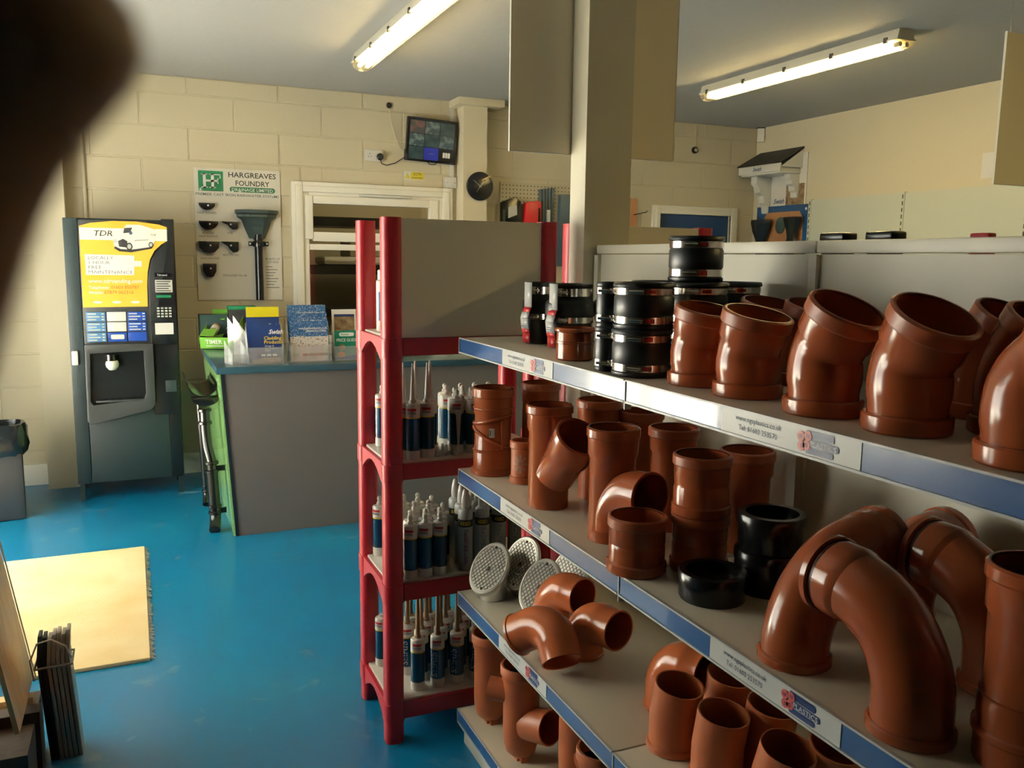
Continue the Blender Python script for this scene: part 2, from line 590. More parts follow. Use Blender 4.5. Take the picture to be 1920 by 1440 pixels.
struct(MB().box(XR, XR + .12, YF - .2, YB + .1, 0, CEIL).obj('wall_right', 'cream_plain'))
struct(MB().box(XL - .2, XR + .2, YF - .12, YF, 0, CEIL).obj('wall_front', 'low_bounce_dark'))
DY0, DY1, DZ = 4.02, 5.76, 2.08
WY0, WY1, WZ0 = 2.45, 3.90, 0.75
wl = MB()
wl_near = MB().box(XL - .12, XL, YF - .2, WY0, 0, CEIL)  # unseen near stretch of wall, darkened to hold back bounce
wl.box(XL - .12, XL, DY1, YB + .1, 0, CEIL).box(XL - .12, XL, WY0, DY1, DZ, CEIL)
wl.box(XL - .12, XL, WY1, DY0, 0, DZ).box(XL - .12, XL, WY0, WY1, 0, WZ0)
struct(wl.obj('wall_left', 'cream_plain'))
struct(wl_near.obj('wall_left_near', 'low_bounce_dark'))
# glazed entrance doors and shop window in the left wall
d1 = MB()
ym = (DY0 + DY1) / 2
for y in (DY0, ym - .06, DY1 - .06):
    d1.box(XL - .09, XL - .03, y, y + (.12 if y == ym - .06 else .06), 0, DZ)
d1.box(XL - .09, XL - .03, DY0, DY1, DZ - .06, DZ).box(XL - .09, XL - .03, DY0, DY1, 0, .10)
d1 = struct(d1.obj('door_1', 'white_trim'))
for y0, y1 in ((DY0 + .06, ym - .06), (ym + .06, DY1 - .06)):
    MB().box(XL - .062, XL - .058, y0, y1, .10, DZ - .06).obj('pane', 'pane_glass', d1)
w2 = MB()
wm = (WY0 + WY1) / 2
for y in (WY0, wm - .03, WY1 - .06):
    w2.box(XL - .09, XL - .03, y, y + .06, WZ0, DZ)
w2.box(XL - .09, XL - .03, WY0, WY1, DZ - .06, DZ).box(XL - .09, XL - .03, WY0, WY1, WZ0, WZ0 + .06).box(XL - .09, XL - .03, WY0, WY1, 1.62, 1.67)
w2 = struct(w2.obj('window_2', 'white_trim'))
for y0, y1 in ((WY0 + .06, wm - .03), (wm + .03, WY1 - .06)):
    for z0, z1 in ((WZ0 + .06, 1.62), (1.67, DZ - .06)):
        MB().box(XL - .062, XL - .058, y0, y1, z0, z1).obj('pane', 'pane_glass', w2)
struct(MB().box(XL - 1.95, XL - .12, WY0 - 1.2, DY1 + .6, DZ + .22, DZ + .30).obj('added_sun_shade', 'white_trim'))  # unseen slab added outside to keep direct sun off the floor

# pilasters and skirting
struct(MB().box(-.612, -.412, 6.49, YB + .004, 0, CEIL).obj('trim_1', 'cream_plain'))
pil = struct(MB().box(2.40, 2.60, 6.49, YB + .004, 0, CEIL - .0).obj('trim_2', 'cream_plain'))
MB().box(2.335, 2.72, 6.42, YB + .003, CEIL - .055, CEIL - .001).obj('capping', 'cream_plain', pil, bevel=.006)
bb = MB()
for a, b in ((XL, -.613), (-.411, 4.27), (5.17, XR)):
    bb.box(a, b, YB - .016, YB + .003, 0, .15)
struct(bb.obj('baseboard_back', 'white_trim', bevel=.004))
struct(MB().box(XR - .016, XR + .002, YF, YB - .02, 0, .15).obj('baseboard_right', 'white_trim'))
# free-standing square column beside the shelving
struct(MB().box(1.347, 1.517, 2.506, 2.610, 0, CEIL).obj('trim_3', 'cream_bright'))

# hatch window and the store room behind it
win = MB()
for o_, y in ((0.085, YB - .028), (0.055, YB - .040)):   # moulded architrave
    x0, x1, z1 = HATCH[0] - o_ + .01, HATCH[1] + o_ - .01, HATCH[3] + o_ - .025
    w = o_ + .0
    win.box(x0, x0 + w, y, YB + .002, .9, z1).box(x1 - w, x1, y, YB + .002, .9, z1).box(x0 + w, x1 - w, y, YB + .002, z1 - w + .01, z1)
win = struct(win.obj('window_1', 'white_trim', bevel=.006))
fr = MB()
X0, X1 = HATCH[0], HATCH[1]
fr.box(X0, X0 + .055, YB - .02, YB + .05, .95, 2.10).box(X1 - .055, X1, YB - .02, YB + .05, .95, 2.10)
fr.box(X0 + .055, X1 - .055, YB - .02, YB + .05, 2.045, 2.10).box(X0 + .055, X1 - .055, YB - .02, YB + .05, .95, 1.0)
fr.box(X0 + .055, X1 - .055, YB - .02, YB + .05, 1.655, 1.70)
fr.obj('frame', 'white_trim', win, bevel=.006)
sa = MB()
sa.box(1.185, 1.245, YB - .035, YB + .03, 1.735, 2.06).box(2.165, 2.235, YB - .035, YB + .03, 1.735, 2.06)
sa.box(1.245, 2.165, YB - .035, YB + .03, 2.0, 2.06).box(1.245, 2.165, YB - .035, YB + .03, 1.72, 1.79)
sa.obj('sash', 'white_trim', win, bevel=.008)
MB().box(1.60, 2.02, YB - .048, YB - .034, 2.066, 2.082).obj('vent_bar', 'white_plastic', win, bevel=.003)
MB().box(1.868, 1.888, YB - .055, YB - .035, 1.79, 1.875).obj('sash_handle', 'white_plastic', win, bevel=.004)
MB().box(1.245, 2.165, YB + .0, YB + .004, 1.79, 2.0).obj('pane', 'pane_glass', win)
MB().box(1.215, 2.23, YB + .0, YB + .004, 1.0, 1.655).obj('pane', 'pane_glass', win)
rm = MB()
rm.box(.2, 3.6, 8.3, 8.4, 0, CEIL).box(.1, .2, YB + .12, 8.3, 0, CEIL).box(3.6, 3.7, YB + .12, 8.3, 0, CEIL)
struct(rm.obj('wall_store', 'back_room'))
ld = bpy.data.lights.new('store_fill', 'POINT')  # unseen point light added to brighten the store room
ld.energy = 14
ld.color = (1, .82, .5)
ld.shadow_soft_size = .12
lo = bpy.data.objects.new('store_fill', ld)
COL.objects.link(lo)
lo.location = (2.2, 7.1, 2.6)
rk = thing('storage_rack', 'black metal rack behind the hatch window', 'rack', (0, 7.25, 0))
for x in (1.26, 1.37, 2.9):
    MB().box(x, x + .045, (0 if x != 1.37 else .5), (.045 if x != 1.37 else .545), 0, 2.0).obj('upright', 'rack_black', rk)
for z in (1.10, 1.46, 1.86):
    MB().box(1.26, 2.945, 0, .545, z, z + .075).obj('rack_shelf', 'rack_black', rk)
def sack(name, label, x0, x1, z0, h, m, cat='sack', bevel=.05, y0=7.3, y1=7.7):
    o = MB().box(x0, x1, y0, y1, z0, z0 + h).obj(name, m, None, bevel=min(bevel, h * .45))
    return tag(o, label, cat)
sack('cardboard_box', 'long dull green box on the rack behind the hatch window', 1.68, 2.45, 1.61, .16, 'sack_print', 'box', .012)
s_ = sack('plastic_sack', 'flat white sack with green print on the rack shelf', 1.45, 2.5, 1.537, .07, 'card_white', y0=7.27)
poly_flat(ellipse(0, 0, .09, .03), 'ink_grass', s_, at(1.80, 7.268, 1.575) @ FACE_FRONT)
poly_flat(rrect(-.1, .1, -.02, .02, .005), 'ink_grass', s_, at(2.1, 7.268, 1.572) @ FACE_FRONT)
bg_ = MB()
bg_.lathe([(.10, 0), (.20, .03), (.22, .12), (.17, .21), (.05, .24)], 16, (0, 0, 0))
o = bg_.obj('black_bag', 'bin_bag', None, loc=(2.12, 7.5, 1.177))
o.scale = (1.25, .8, 1)
tag(o, 'crumpled black bag on the lower rack shelf', 'bag')

# blue door in the back wall
arch = MB()
for o_, y in ((.075, YB - .022), (.045, YB - .032)):
    arch.box(DOOR2[0] - o_, DOOR2[0], y, YB + .002, 0, DOOR2[3] + o_).box(DOOR2[1], DOOR2[1] + o_, y, YB + .002, 0, DOOR2[3] + o_)
    arch.box(DOOR2[0], DOOR2[1], y, YB + .002, DOOR2[3], DOOR2[3] + o_)
dr = struct(arch.obj('door_2', 'white_trim', bevel=.005))
MB().box(DOOR2[0], DOOR2[1], YB + .02, YB + .06, 0, DOOR2[3]).obj('door_leaf', 'blue_door', dr)
tag(MB().tube([(-.294, YB - .014, 1.6), (-.294, YB - .014, 2.52)], .011, 10).obj('cable_conduit', 'cream_plain'),
    'thin cream cable conduit running up the wall above the vending machine', 'conduit')

# ------------------------------------------------------------------ ceiling lights
def ceiling_light(x, y0, y1, label):
    t = thing('ceiling_light', label, 'light', (x, (y0 + y1) / 2, CEIL))
    L = (y1 - y0) / 2
    pf = [(-.062, -.052), (.062, -.052), (.050, -.0), (-.050, 0)]
    Mx = Matrix(((1, 0, 0, 0), (0, 0, 1, 0), (0, 1, 0, 0), (0, 0, 0, 1)))
    MB().prism(pf, -L, L, 0, Mx).obj('housing', 'lamp_body', t, bevel=.004)
    MB().box(-.066, .066, -L - .004, L + .004, -.058, -.050).obj('gasket', 'lamp_body', t)
    pr = [(.060, -.058)] + [(.060 * math.cos(a), -.066 - .036 * math.sin(a)) for a in [PI * i / 10 for i in range(11)]] + [(-.060, -.058)]
    MB().prism(pr, -L, L, 0, Mx, True).obj('diffuser', 'lamp_cover', t)
    for s in (-1, 1):
        tb = MB().tube([(s * .024, -L + .05, -.076), (s * .024, L - .05, -.076)], .012, 12).obj('fluorescent_tube', lamp_m, t)
        for q in (-1, 1):
            MB().tube([(s * .024, q * (L - .05), -.076), (s * .024, q * (L - .012), -.076)], .013, 12).obj('tube_cap', 'lamp_body', tb)
    for s in (-1, 1):
        for i in range(5):
            y = -L + .08 + i * (2 * L - .16) / 4
            MB().box(s * .0615 - .005, s * .0615 + .005, y - .012, y + .012, -.066, -.036).obj('clip', 'bin_steel', t)
    return t
ceiling_light(1.335, 3.76, 5.42, 'lit strip light on the ceiling nearer the door')
ceiling_light(3.80, -.10, 1.54, 'lit strip light on the ceiling past the right edge of the picture')
ceiling_light(3.80, 3.53, 5.27, 'lit strip light with a grey end cap right of the column')

# ------------------------------------------------------------------ hanging boards
def board(x0, x1, label):
    t = thing('hanging_board', label, 'board', ((x0 + x1) / 2, 2.6195, 1.952))
    w = (x1 - x0) / 2
    MB().box(-w, w, -.0045, .0045, 0, .62).obj('panel', 'board_beige', t)
    e = MB()
    e.box(-w - .003, -w, -.0055, .0055, -.003, .623).box(w, w + .003, -.0055, .0055, -.003, .623).box(-w, w, -.0055, .0055, -.003, 0)
    e.obj('edging', 'board_edge', t)
    for s in (-1, 1):
        MB().tube([(s * (w - .02), 0, .61), (s * (w - .02), 0, CEIL - 1.952)], .0012, 6).obj('hanging_wire', 'steel_band', t)
    return t
board(1.128, 1.752, 'plain beige hanging board behind the square column')
board(3.385, 4.008, 'plain beige hanging board at the upper right, clear of the column')

# ------------------------------------------------------------------ wall fittings
# television
tv = thing('security_monitor', 'tilted black security monitor on the wall showing nine camera views', 'monitor', (2.17, 6.60, 2.515), math.radians(0))
TVM = Matrix.Rotation(math.radians(2.5), 4, 'Y') @ Matrix.Rotation(math.radians(5), 4, 'X')
o = MB().box(-.205, .205, -.02, .012, -.165, .165).obj('casing', 'black_plastic', tv, bevel=.004); o.matrix_local = TVM
quad = ['screen_rose', 'screen_pale', 'screen_teal', 'screen_pale', 'screen_teal', 'screen_pale', 'screen_teal', 'screen_blue', 'screen_dark']
for i in range(9):
    cx, cz = -.122 + .122 * (i % 3), .095 - .098 * (i // 3)
    poly_flat(rrect(-.059, .059, -.047, .047, .001, 1), quad[i], tv, TVM @ at(cx, -.0205, cz) @ FACE_FRONT, 'camera_view')
for q in range(3):
    poly_flat(rrect(-.009, .009, -.02, .02, .002, 1), 'ink_white', tv, TVM @ at(.105 + q * .021, -.0215, -.10) @ FACE_FRONT, 'screen_mark')
poly_flat(rrect(-.02, .02, -.003, .003, .001, 1), 'ink_grey', tv, TVM @ at(0, -.0215, -.1) @ FACE_FRONT, 'screen_mark')
MB().box(-.04, .04, .012, .045, -.05, .05).obj('wall_bracket', 'black_matt', tv)
MB().tube([(-.03, 0, -.165), (-.01, -.005, -.18), (.03, -.005, -.18), (.05, 0, -.165)], .004, 6).obj('cable_loop', 'black_matt', tv)
# sockets
so = thing('wall_socket', 'white double wall socket left of the monitor', 'socket', (1.725, YB - .012, 2.382))
MB().box(-.073, .073, 0, .012, -.043, .043).obj('faceplate', 'white_plastic', so, bevel=.004)
for s in (-1, 1):
    for dx, dz in ((0, .012), (-.011, -.010), (.011, -.010)):
        MB().box(s * .035 + dx - .003, s * .035 + dx + .003, -.0015, .003, dz - .003, dz + .003).obj('pin_hole', 'hole_dark', so)
    MB().box(s * .012 - .006, s * .012 + .006, -.003, .002, .020, .032).obj('switch', 'white_plastic', so)
pl = thing('power_plug', 'black plug and lead in the double socket beside the monitor', 'plug', (1.765, YB - .016, 2.372))
MB().lathe([(.018, 0), (.026, .010), (.026, .026), (.020, .034)], 16, M=Matrix.Rotation(PI / 2, 4, 'X')).obj('plug_body', 'black_matt', pl)
MB().tube([(0, -.02, -.02), (.01, -.022, -.05), (.05, -.02, -.062), (.12, -.02, -.04), (.18, -.025, .0), (.205, -.03, .02)], .004, 8).obj('lead', 'black_matt', pl)
MB().box(.193, .208, -.045, -.005, -.01, .07).obj('adaptor', 'black_matt', pl)
cm = thing('cable_grommet', 'black cable outlet high on the wall above the socket', 'cable', (1.844, YB - .008, 2.764))
MB().lathe([(.022, 0), (.022, .008), (.012, .010)], 14, M=Matrix.Rotation(PI / 2, 4, 'X')).obj('collar', 'black_matt', cm)
MB().tube([(0, -.006, -.01), (.01, -.002, -.1), (.05, -.002, -.24), (.10, -.003, -.33)], .0025, 6).obj('thin_cable', 'cream_plain', cm)
cs = thing('warning_notice', 'small yellow camera warning notice under the monitor', 'notice', (2.045, YB - .003, 2.246))
MB().box(-.082, .082, 0, .002, -.032, .032).obj('plate', 'card_white', cs)
poly_flat(rrect(-.025, .08, -.028, .028, .002, 1), 'warn_yellow', cs, at(0, -.0005, 0) @ FACE_FRONT)
poly_flat([(-.076, -.022), (-.032, -.022), (-.054, .022)], 'warn_yellow', cs, at(0, -.0005, 0) @ FACE_FRONT)
lettering('CCTV', .026, 'ink_black', cs, at(.027, -.0015, .004) @ FACE_FRONT, .02, 'CENTER')
lettering('in operation', .017, 'ink_black', cs, at(.027, -.0015, -.018) @ FACE_FRONT, .01, 'CENTER')
jb = thing('junction_box', 'white junction box where the conduit meets the window trim', 'box', (2.345, YB - .03, 2.205))
MB().box(-.046, .046, 0, .03, -.042, .042).obj('box_body', 'white_plastic', jb, bevel=.004)
for s in (-1, 1):
    MB().lathe([(.004, 0), (.004, .002)], 8, (s * .03, 0, 0), M=Matrix.Rotation(PI / 2, 4, 'X')).obj('screw', 'steel_band', jb)
MB().box(-.005, .025, .004, .03, .042, .60).obj('cable_trunking', 'white_plastic', jb)
# clock
ck = thing('wall_clock', 'round black wall clock on the pilaster', 'clock', (2.535, 6.49, 2.175))
CKM = Matrix.Rotation(PI / 2, 4, 'X')
MB().lathe([(.108, 0), (.112, .006), (.112, .020), (.104, .024)], 40, M=CKM).obj('rim', 'black_plastic', ck)
MB().lathe([(.103, .010), (.103, .0225)], 40, M=CKM).obj('dial', 'clock_face', ck)
for h in range(1, 13):
    a = PI / 2 - h * PI / 6
    lettering(str(h), .030, 'ink_white', ck, at(.082 * math.cos(a), -.0235, .082 * math.sin(a) - .010) @ FACE_FRONT, .01, 'CENTER')
def hand(ang, ln, w, name, m='ink_white', y=-.0245):
    a = math.radians(90 - ang)
    M = at(0, y, 0) @ FACE_FRONT @ Matrix.Rotation(a, 4, 'Z')
    poly_flat([(-.015, -w), (ln, -w * .5), (ln, w * .5), (-.015, w)], m, ck, M, name)
hand(308, .075, .0018, 'minute_hand')
hand(40, .05, .0022, 'hour_hand', y=-.0255)
hand(215, .06, .0008, 'second_hand', y=-.0262)
MB().box(-.04, .045, -.004, 0, -.0055, .0055).obj('tape_strip', 'wood_tape', ck).matrix_local = at(.047, -.0245, .063) @ Matrix.Rotation(math.radians(-28), 4, 'Y')
# dome camera and alarm sensor
dc_ = thing('dome_camera', 'small round camera on the back wall right of the column', 'camera', (4.682, YB, 2.604))
MB().lathe([(.030, 0), (.030, .02), (.024, .03)], 20, M=CKM).obj('camera_body', 'black_plastic', dc_)
MB().lathe([(.020, .028), (.016, .036), (.006, .040)], 16, M=CKM).obj('lens', 'steel_band', dc_)
MB().tube([(.01, -.004, .02), (.012, -.004, .22)], .003, 6).obj('camera_cable', 'cream_plain', dc_)
ps = thing('alarm_sensor', 'white alarm sensor in the ceiling corner above the porch sample', 'sensor', (5.355, 6.57, 2.775), math.radians(-40))
MB().box(-.032, .032, -.03, .02, -.065, .055).obj('sensor_body', 'white_plastic', ps, bevel=.006)
MB().box(-.022, .022, -.0315, -.028, -.045, -.005).obj('sensor_window', 'card_white', ps)
MB().box(-.036, .036, -.02, .03, .055, .064).obj('bracket', 'black_matt', ps)

# ------------------------------------------------------------------ foundry display board on the back wall
hf = thing('display_board', 'grey foundry display board with black gutter samples', 'display board', (.71, YB - .0085, 1.78))
MB().box(-.30, .30, 0, .006, -.50, .443).obj('panel', 'sign_grey', hf)
FB = lambda x, z, y=-.0008: at(x - .71, y, z - 1.78) @ FACE_FRONT
poly_flat(rrect(-.085, .085, -.071, .071, .001, 1), 'ink_green', hf, FB(.524, 2.133), 'emblem_square')
def slabs(pts, m='ink_white'):
    for x0, x1, z0, z1 in pts:
        poly_flat([(x0, z0), (x1, z0), (x1, z1), (x0, z1)], m, hf, FB(.524, 2.133, -.0016), 'emblem_letter')
slabs([(-.053, -.033, -.05, .05), (-.066, -.020, .042, .05), (-.066, -.020, -.05, -.042), (-.033, .052, -.006, .008),
       (.002, .022, -.05, .05), (-.010, .034, -.05, -.042), (-.010, .068, .042, .05), (.061, .068, .020, .05), (.046, .053, -.018, .020)])
lettering('HARGREAVES', .052, 'ink_black', hf, FB(.812, 2.166), .012, 'CENTER', fit=.335)
lettering('FOUNDRY', .052, 'ink_black', hf, FB(.812, 2.108), .012, 'CENTER', fit=.24)
poly_flat(rrect(-.16, .16, -.018, .018, .017), 'ink_green', hf, FB(.812, 2.080), 'emblem_bar')
lettering('DRAINAGE LIMITED', .032, 'ink_white', hf, FB(.812, 2.068, -.0016), .012, 'CENTER', fit=.29)
lettering('PREMIER CAST IRON RAINWATER SYSTEMS', .026, 'ink_grey', hf, FB(.708, 2.030), .004, 'CENTER', fit=.58)
for x, z in ((.452, 2.072), (.672, 2.062), (.722, 2.062), (.952, 2.052)):
    poly_flat(ellipse(0, 0, .009, .009, 12), 'ink_white', hf, FB(x, z, -.002), 'fixing_cap')
def gutter_section(cx, z, w, h, shape):
    if shape == 'half':
        pts = [(-w / 2, 0)] + [(w / 2 * math.cos(PI + PI * i / 10), h * math.sin(PI + PI * i / 10)) for i in range(1, 10)] + [(w / 2, 0)]
    elif shape == 'ogee':
        pts = [(-w / 2, 0), (-w * .38, -h * .18), (-w * .12, -h * .42), (0, -h * .75), (w * .18, -h), (w * .42, -h * .95), (w / 2, -h * .75), (w / 2, 0)]
    else:
        pts = [(-w / 2, 0), (-w * .47, -h * .55), (-w * .25, -h * .95), (0, -h), (w * .25, -h * .95), (w * .47, -h * .55), (w / 2, 0)]
    g = link('gutter_section', MB().prism(pts, -.001, .035).mesh('gutter_section', 'cast_black', bevel=.003), hf, M=FB(cx, z))
    link('screw', MB().lathe([(.006, .0), (.006, .002)], 10).mesh('screw', 'ink_white'), g, M=at(w * .06, -h * .35, .035))
gutter_section(.49, 1.975, .115, .05, 'half')
gutter_section(.497, 1.848, .135, .062, 'half')
gutter_section(.641, 1.848, .118, .058, 'ogee')
gutter_section(.495, 1.704, .143, .083, 'deep')
gutter_section(.638, 1.704, .122, .078, 'ogee')
gutter_section(.494, 1.545, .095, .10, 'deep')
for s, x, z, w in (('HALF ROUND', .49, 1.900, .13), ('BEADED', .495, 1.756, .08), ('HALF ROUND', .495, 1.733, .13), ('OG', .645, 1.760, .035),
                   ('DEEP', .50, 1.600, .05), ('HALF ROUND', .50, 1.575, .13), ('NOTTS OG', .645, 1.600, .11), ('MOULDED No 46', .67, 1.452, .165),
                   ('BENEFITS OF', .942, 1.575, .105), ('CAST IRON', .942, 1.552, .085)):
    lettering(s, .022, 'ink_grey', hf, FB(x, z), 0, 'CENTER', fit=w)
for i in range(8):
    poly_flat(rrect(0, .05 + .05 * ((i * 37) % 10) / 10, -.002, .002, .0005, 1), 'ink_grey', hf, FB(.892, 1.525 - i * .022), 'text_line')
hop = MB()
def octa(w, d, z):
    c = .3
    return [(-w, 0, z), (-w, -d * .4, z), (-w * .45, -d, z), (w * .45, -d, z), (w, -d * .4, z), (w, 0, z)]
secs = [(.152, .13, .155), (.152, .13, .130), (.138, .115, .122), (.138, .115, .105), (.105, .09, .080), (.085, .075, .020), (.055, .055, -.050)]
vs, fs = [], []
for w, d, z in secs:
    vs += octa(w, d, z)
for i in range(len(secs) - 1):
    for q in range(6):
        fs.append((i * 6 + q, i * 6 + (q + 1) % 6, (i + 1) * 6 + (q + 1) % 6, (i + 1) * 6 + q))
fs += [tuple(range(6)), tuple((len(secs) - 1) * 6 + q for q in range(6))]
hop.add(vs, fs, 0, None, False)
link('hopper_head', hop.mesh('hopper_head', 'hopper_green'), hf, (.833 - .71, -.002, 1.780 - 1.78))
pp = MB().lathe([(.029, -.50), (.029, -.06), (.037, -.06), (.037, -.045), (.031, -.045), (.031, -.02)], 20)
pp.box(-.068, .068, .02, .035, -.10, -.072)
link('downpipe', pp.mesh('downpipe', 'cast_black'), hf, (.838 - .71, -.045, 1.78 - 1.78))
cl = MB().lathe([(.038, -.11), (.038, -.066)], 20)
for s in (-1, 1):
    cl.box(s * .033, s * .072, -.008, .008, -.105, -.071)
link('clamp', cl.mesh('clamp', 'cast_black', bevel=.003), hf, (.838 - .71, -.045, 0))
for s in (-1, 1):
    poly_flat(ellipse(0, 0, .006, .006, 10), 'ink_white', hf, at(.838 - .71 + s * .06, -.0545, -.088) @ FACE_FRONT, 'screw')

# ------------------------------------------------------------------ drinks vending machine
vm = thing('vending_machine', 'dark drinks vending machine with an orange poster', 'vending machine', (-.08, 6.085, 0))
V = lambda x: x + .08      # world x -> local x
MB().box(-.325, .322, .02, .40, .112, 1.825).obj('cabinet', 'machine_dark', vm, bevel=.006)
MB().box(-.325, -.243, -.0, .03, .115, 1.822).obj('side_panel', 'machine_dark', vm, bevel=.004)
MB().box(.245, .322, -.0, .03, .118, 1.832).obj('side_panel', 'machine_black', vm, bevel=.004)
MB().box(-.240, .243, 0.004, .03, .118, .62).obj('lower_door', 'machine_dark', vm, bevel=.004)
for x in (-.315, .285):
    for y in (.02, .36):
        MB().box(x, x + .028, y, y + .03, 0, .115).obj('leg', 'machine_dark', vm)
# moulded upper front
MB().box(-.240, .160, -.012, .03, 1.0, 1.815).obj('front_frame', 'machine_grey', vm, bevel=.006)
cp = [(V(.075), 1.02), (V(.232), 1.02), (V(.232), 1.80), (V(.20), 1.80), (V(.197), 1.69), (V(.165), 1.665), (V(.125), 1.625), (V(.095), 1.57), (V(.078), 1.49), (V(.072), 1.40)]
cb = MB().prism(cp, -.026, -.002, 0, Matrix(((1, 0, 0, 0), (0, 0, 1, 0), (0, 1, 0, 0), (0, 0, 0, 1))))
cb.obj('coin_panel', 'machine_black', vm, bevel=.003)
MB().box(V(.075), V(.232), -.018, .03, .55, 1.02).obj('cup_panel', 'machine_black', vm, bevel=.006)
FV = lambda x, z, y=-.0128: at(V(x), y, z) @ FACE_FRONT
post = [(-.315, 1.265), (.062, 1.268), (.064, 1.40), (.071, 1.49), (.088, 1.57), (.118, 1.628), (.160, 1.668), (.193, 1.690), (.197, 1.78), (.15, 1.795), (.02, 1.81), (-.12, 1.81), (-.25, 1.795), (-.313, 1.775)]
poly_flat(post, 'poster_orange', vm, FV(0, 0), 'poster', .002)
poly_flat([(-.312, 1.690), (.196, 1.690), (.197, 1.765), (-.313, 1.765)], 'poster_cream', vm, FV(0, 0, -.0152), 'poster_band')
# printed van
van = [(-.125, 1.70), (-.118, 1.655), (-.08, 1.635), (-.02, 1.632), (.09, 1.650), (.115, 1.665), (.125, 1.70), (.12, 1.765), (.04, 1.790), (-.04, 1.79), (-.075, 1.745), (-.12, 1.72)]
poly_flat([(-.12, 1.640), (-.09, 1.620), (-.02, 1.615), (.10, 1.640), (.11, 1.655), (-.11, 1.655)], 'ink_black', vm, FV(0, 0, -.0158), 'print')
poly_flat(van, 'poster_cream', vm, FV(0, 0, -.0166), 'print')
poly_flat([(-.062, 1.735), (-.02, 1.740), (-.008, 1.772), (-.055, 1.768)], 'ink_black', vm, FV(0, 0, -.0174), 'print')
poly_flat([(-.095, 1.685), (-.065, 1.700), (-.04, 1.685), (-.045, 1.645), (-.09, 1.650)], 'ink_black', vm, FV(0, 0, -.0174), 'print')
poly_flat(rrect(-.123, -.10, 1.672, 1.695, .003), 'tube_grey', vm, FV(0, 0, -.0174), 'print')
for x, z, r in ((-.030, 1.652, .024), (.098, 1.665, .018)):
    poly_flat(ellipse(x, z, r * .8, r), 'ink_black', vm, FV(0, 0, -.0182), 'print')
    poly_flat(ellipse(x, z, r * .5, r * .65), 'tube_grey', vm, FV(0, 0, -.0188), 'print')
poly_flat([(0, 1.688), (.085, 1.695), (.085, 1.698), (0, 1.691)], 'ink_black', vm, FV(0, 0, -.0182), 'print')
poly_flat(ellipse(-.018, 1.738, .010, .012, 12), 'ink_grey', vm, FV(0, 0, -.0182), 'print')
lettering('TDR', .050, 'ink_black', vm, FV(-.238, 1.715, -.0175), .0, 'LEFT', shear=.2, fit=.105)
lettering('TDR', .018, 'ink_grey', vm, FV(.095, 1.722, -.0178), 0, 'LEFT', shear=.2)
poly_flat([(-.288, 1.470), (-.01, 1.470), (-.006, 1.525), (.037, 1.525), (.038, 1.560), (-.006, 1.562), (-.004, 1.595), (-.29, 1.600)], 'poster_cream', vm, FV(0, 0, -.0158), 'poster_note')
for i, (s, w) in enumerate((('LOCALLY', .145), ('1 HOUR', .12), ('FREE', .075), ('MAINTENANCE', .255))):
    lettering(s, .030, 'ink_grey', vm, FV(-.275, 1.568 - i * .030, -.0168), -.006, 'LEFT', fit=w)
lettering('www.tdrvending.com', .036, 'ink_white', vm, FV(-.277, 1.420, -.0154), .014, 'LEFT', fit=.315)
lettering('Telephone:', .026, 'ink_white', vm, FV(-.277, 1.382, -.0154), .02, 'LEFT', fit=.115)
lettering('01603 850787', .030, 'ink_brownred', vm, FV(-.150, 1.382, -.0154), 0, 'LEFT', fit=.165)
lettering('Mobile:', .026, 'ink_white', vm, FV(-.277, 1.350, -.0154), .02, 'LEFT', fit=.08)
lettering('07879 062316', .030, 'ink_brownred', vm, FV(-.190, 1.350, -.0154), 0, 'LEFT', fit=.17)
for i, x in enumerate((-.23, -.12, -.01)):
    poly_flat(ellipse(x, 1.297, .026, .008), 'poster_cream', vm, FV(0, 0, -.0154), 'print')
# selection buttons
for c in range(3):
    for r in range(3):
        x0 = -.302 + c * .120
        z1 = 1.235 - r * .066
        m_ = ('button_pale', 'card_white', 'button_blue')[c]
        if c == 1 and r == 2: m_ = 'button_blue'
        b_ = link('selection_button', MB().box(0, .112, -.008, 0, -.060, 0).mesh('selection_button', m_, bevel=.003), vm, (V(x0), -.012, z1))
        if c != 1:
            for q in range(0 if (c == 2 and r == 2) else 3):
                poly_flat(rrect(.008, .008 + .05 + .02 * ((q + r) % 2), -.004, .004, .001, 1), 'tube_grey', b_, at(0, -.0082, -.012 - q * .018) @ FACE_FRONT)
                poly_flat(rrect(.088, .104, -.004, .004, .001, 1), 'tube_grey', b_, at(0, -.0082, -.012 - q * .018) @ FACE_FRONT)
        elif r == 2:
            poly_flat(rrect(.018, .096, -.044, -.014, .006), 'card_white', b_, at(0, -.0082, 0) @ FACE_FRONT)
# dispensing alcove
HX0, HX1 = V(-.325), V(.082)
hd = MB()
fpts_o = [(HX0 + .02, .512), (HX1 - .03, .590), (HX1, .625), (HX1, 1.03), (HX0 + .005, 1.03), (HX0, .535)]
fpts_i = [(V(-.285), .640), (V(.015), .668), (V(.028), .70), (V(.024), .985), (V(-.29), .972), (V(-.300), .66)]
vs, fs = [], []
for y in (-.055, .0):
    vs += [(x, y, z) for x, z in fpts_o] + [(x, y, z) for x, z in fpts_i]
for q in range(6):
    n_ = (q + 1) % 6
    fs += [(q, n_, 6 + n_, 6 + q), (12 + q, 18 + q, 18 + n_, 12 + n_), (q, 12 + q, 12 + n_, n_), (6 + q, 6 + n_, 18 + n_, 18 + q)]
hd.add(vs, fs, 0, None, False)
hd.obj('dispenser_hood', 'machine_grey', vm, bevel=.006)
al = MB().prism(fpts_i, -.02, 0.0, 0, Matrix(((1, 0, 0, 0), (0, 0, 1, 0), (0, 1, 0, 0), (0, 0, 0, 1))))
al.obj('alcove_back', 'machine_black', vm)
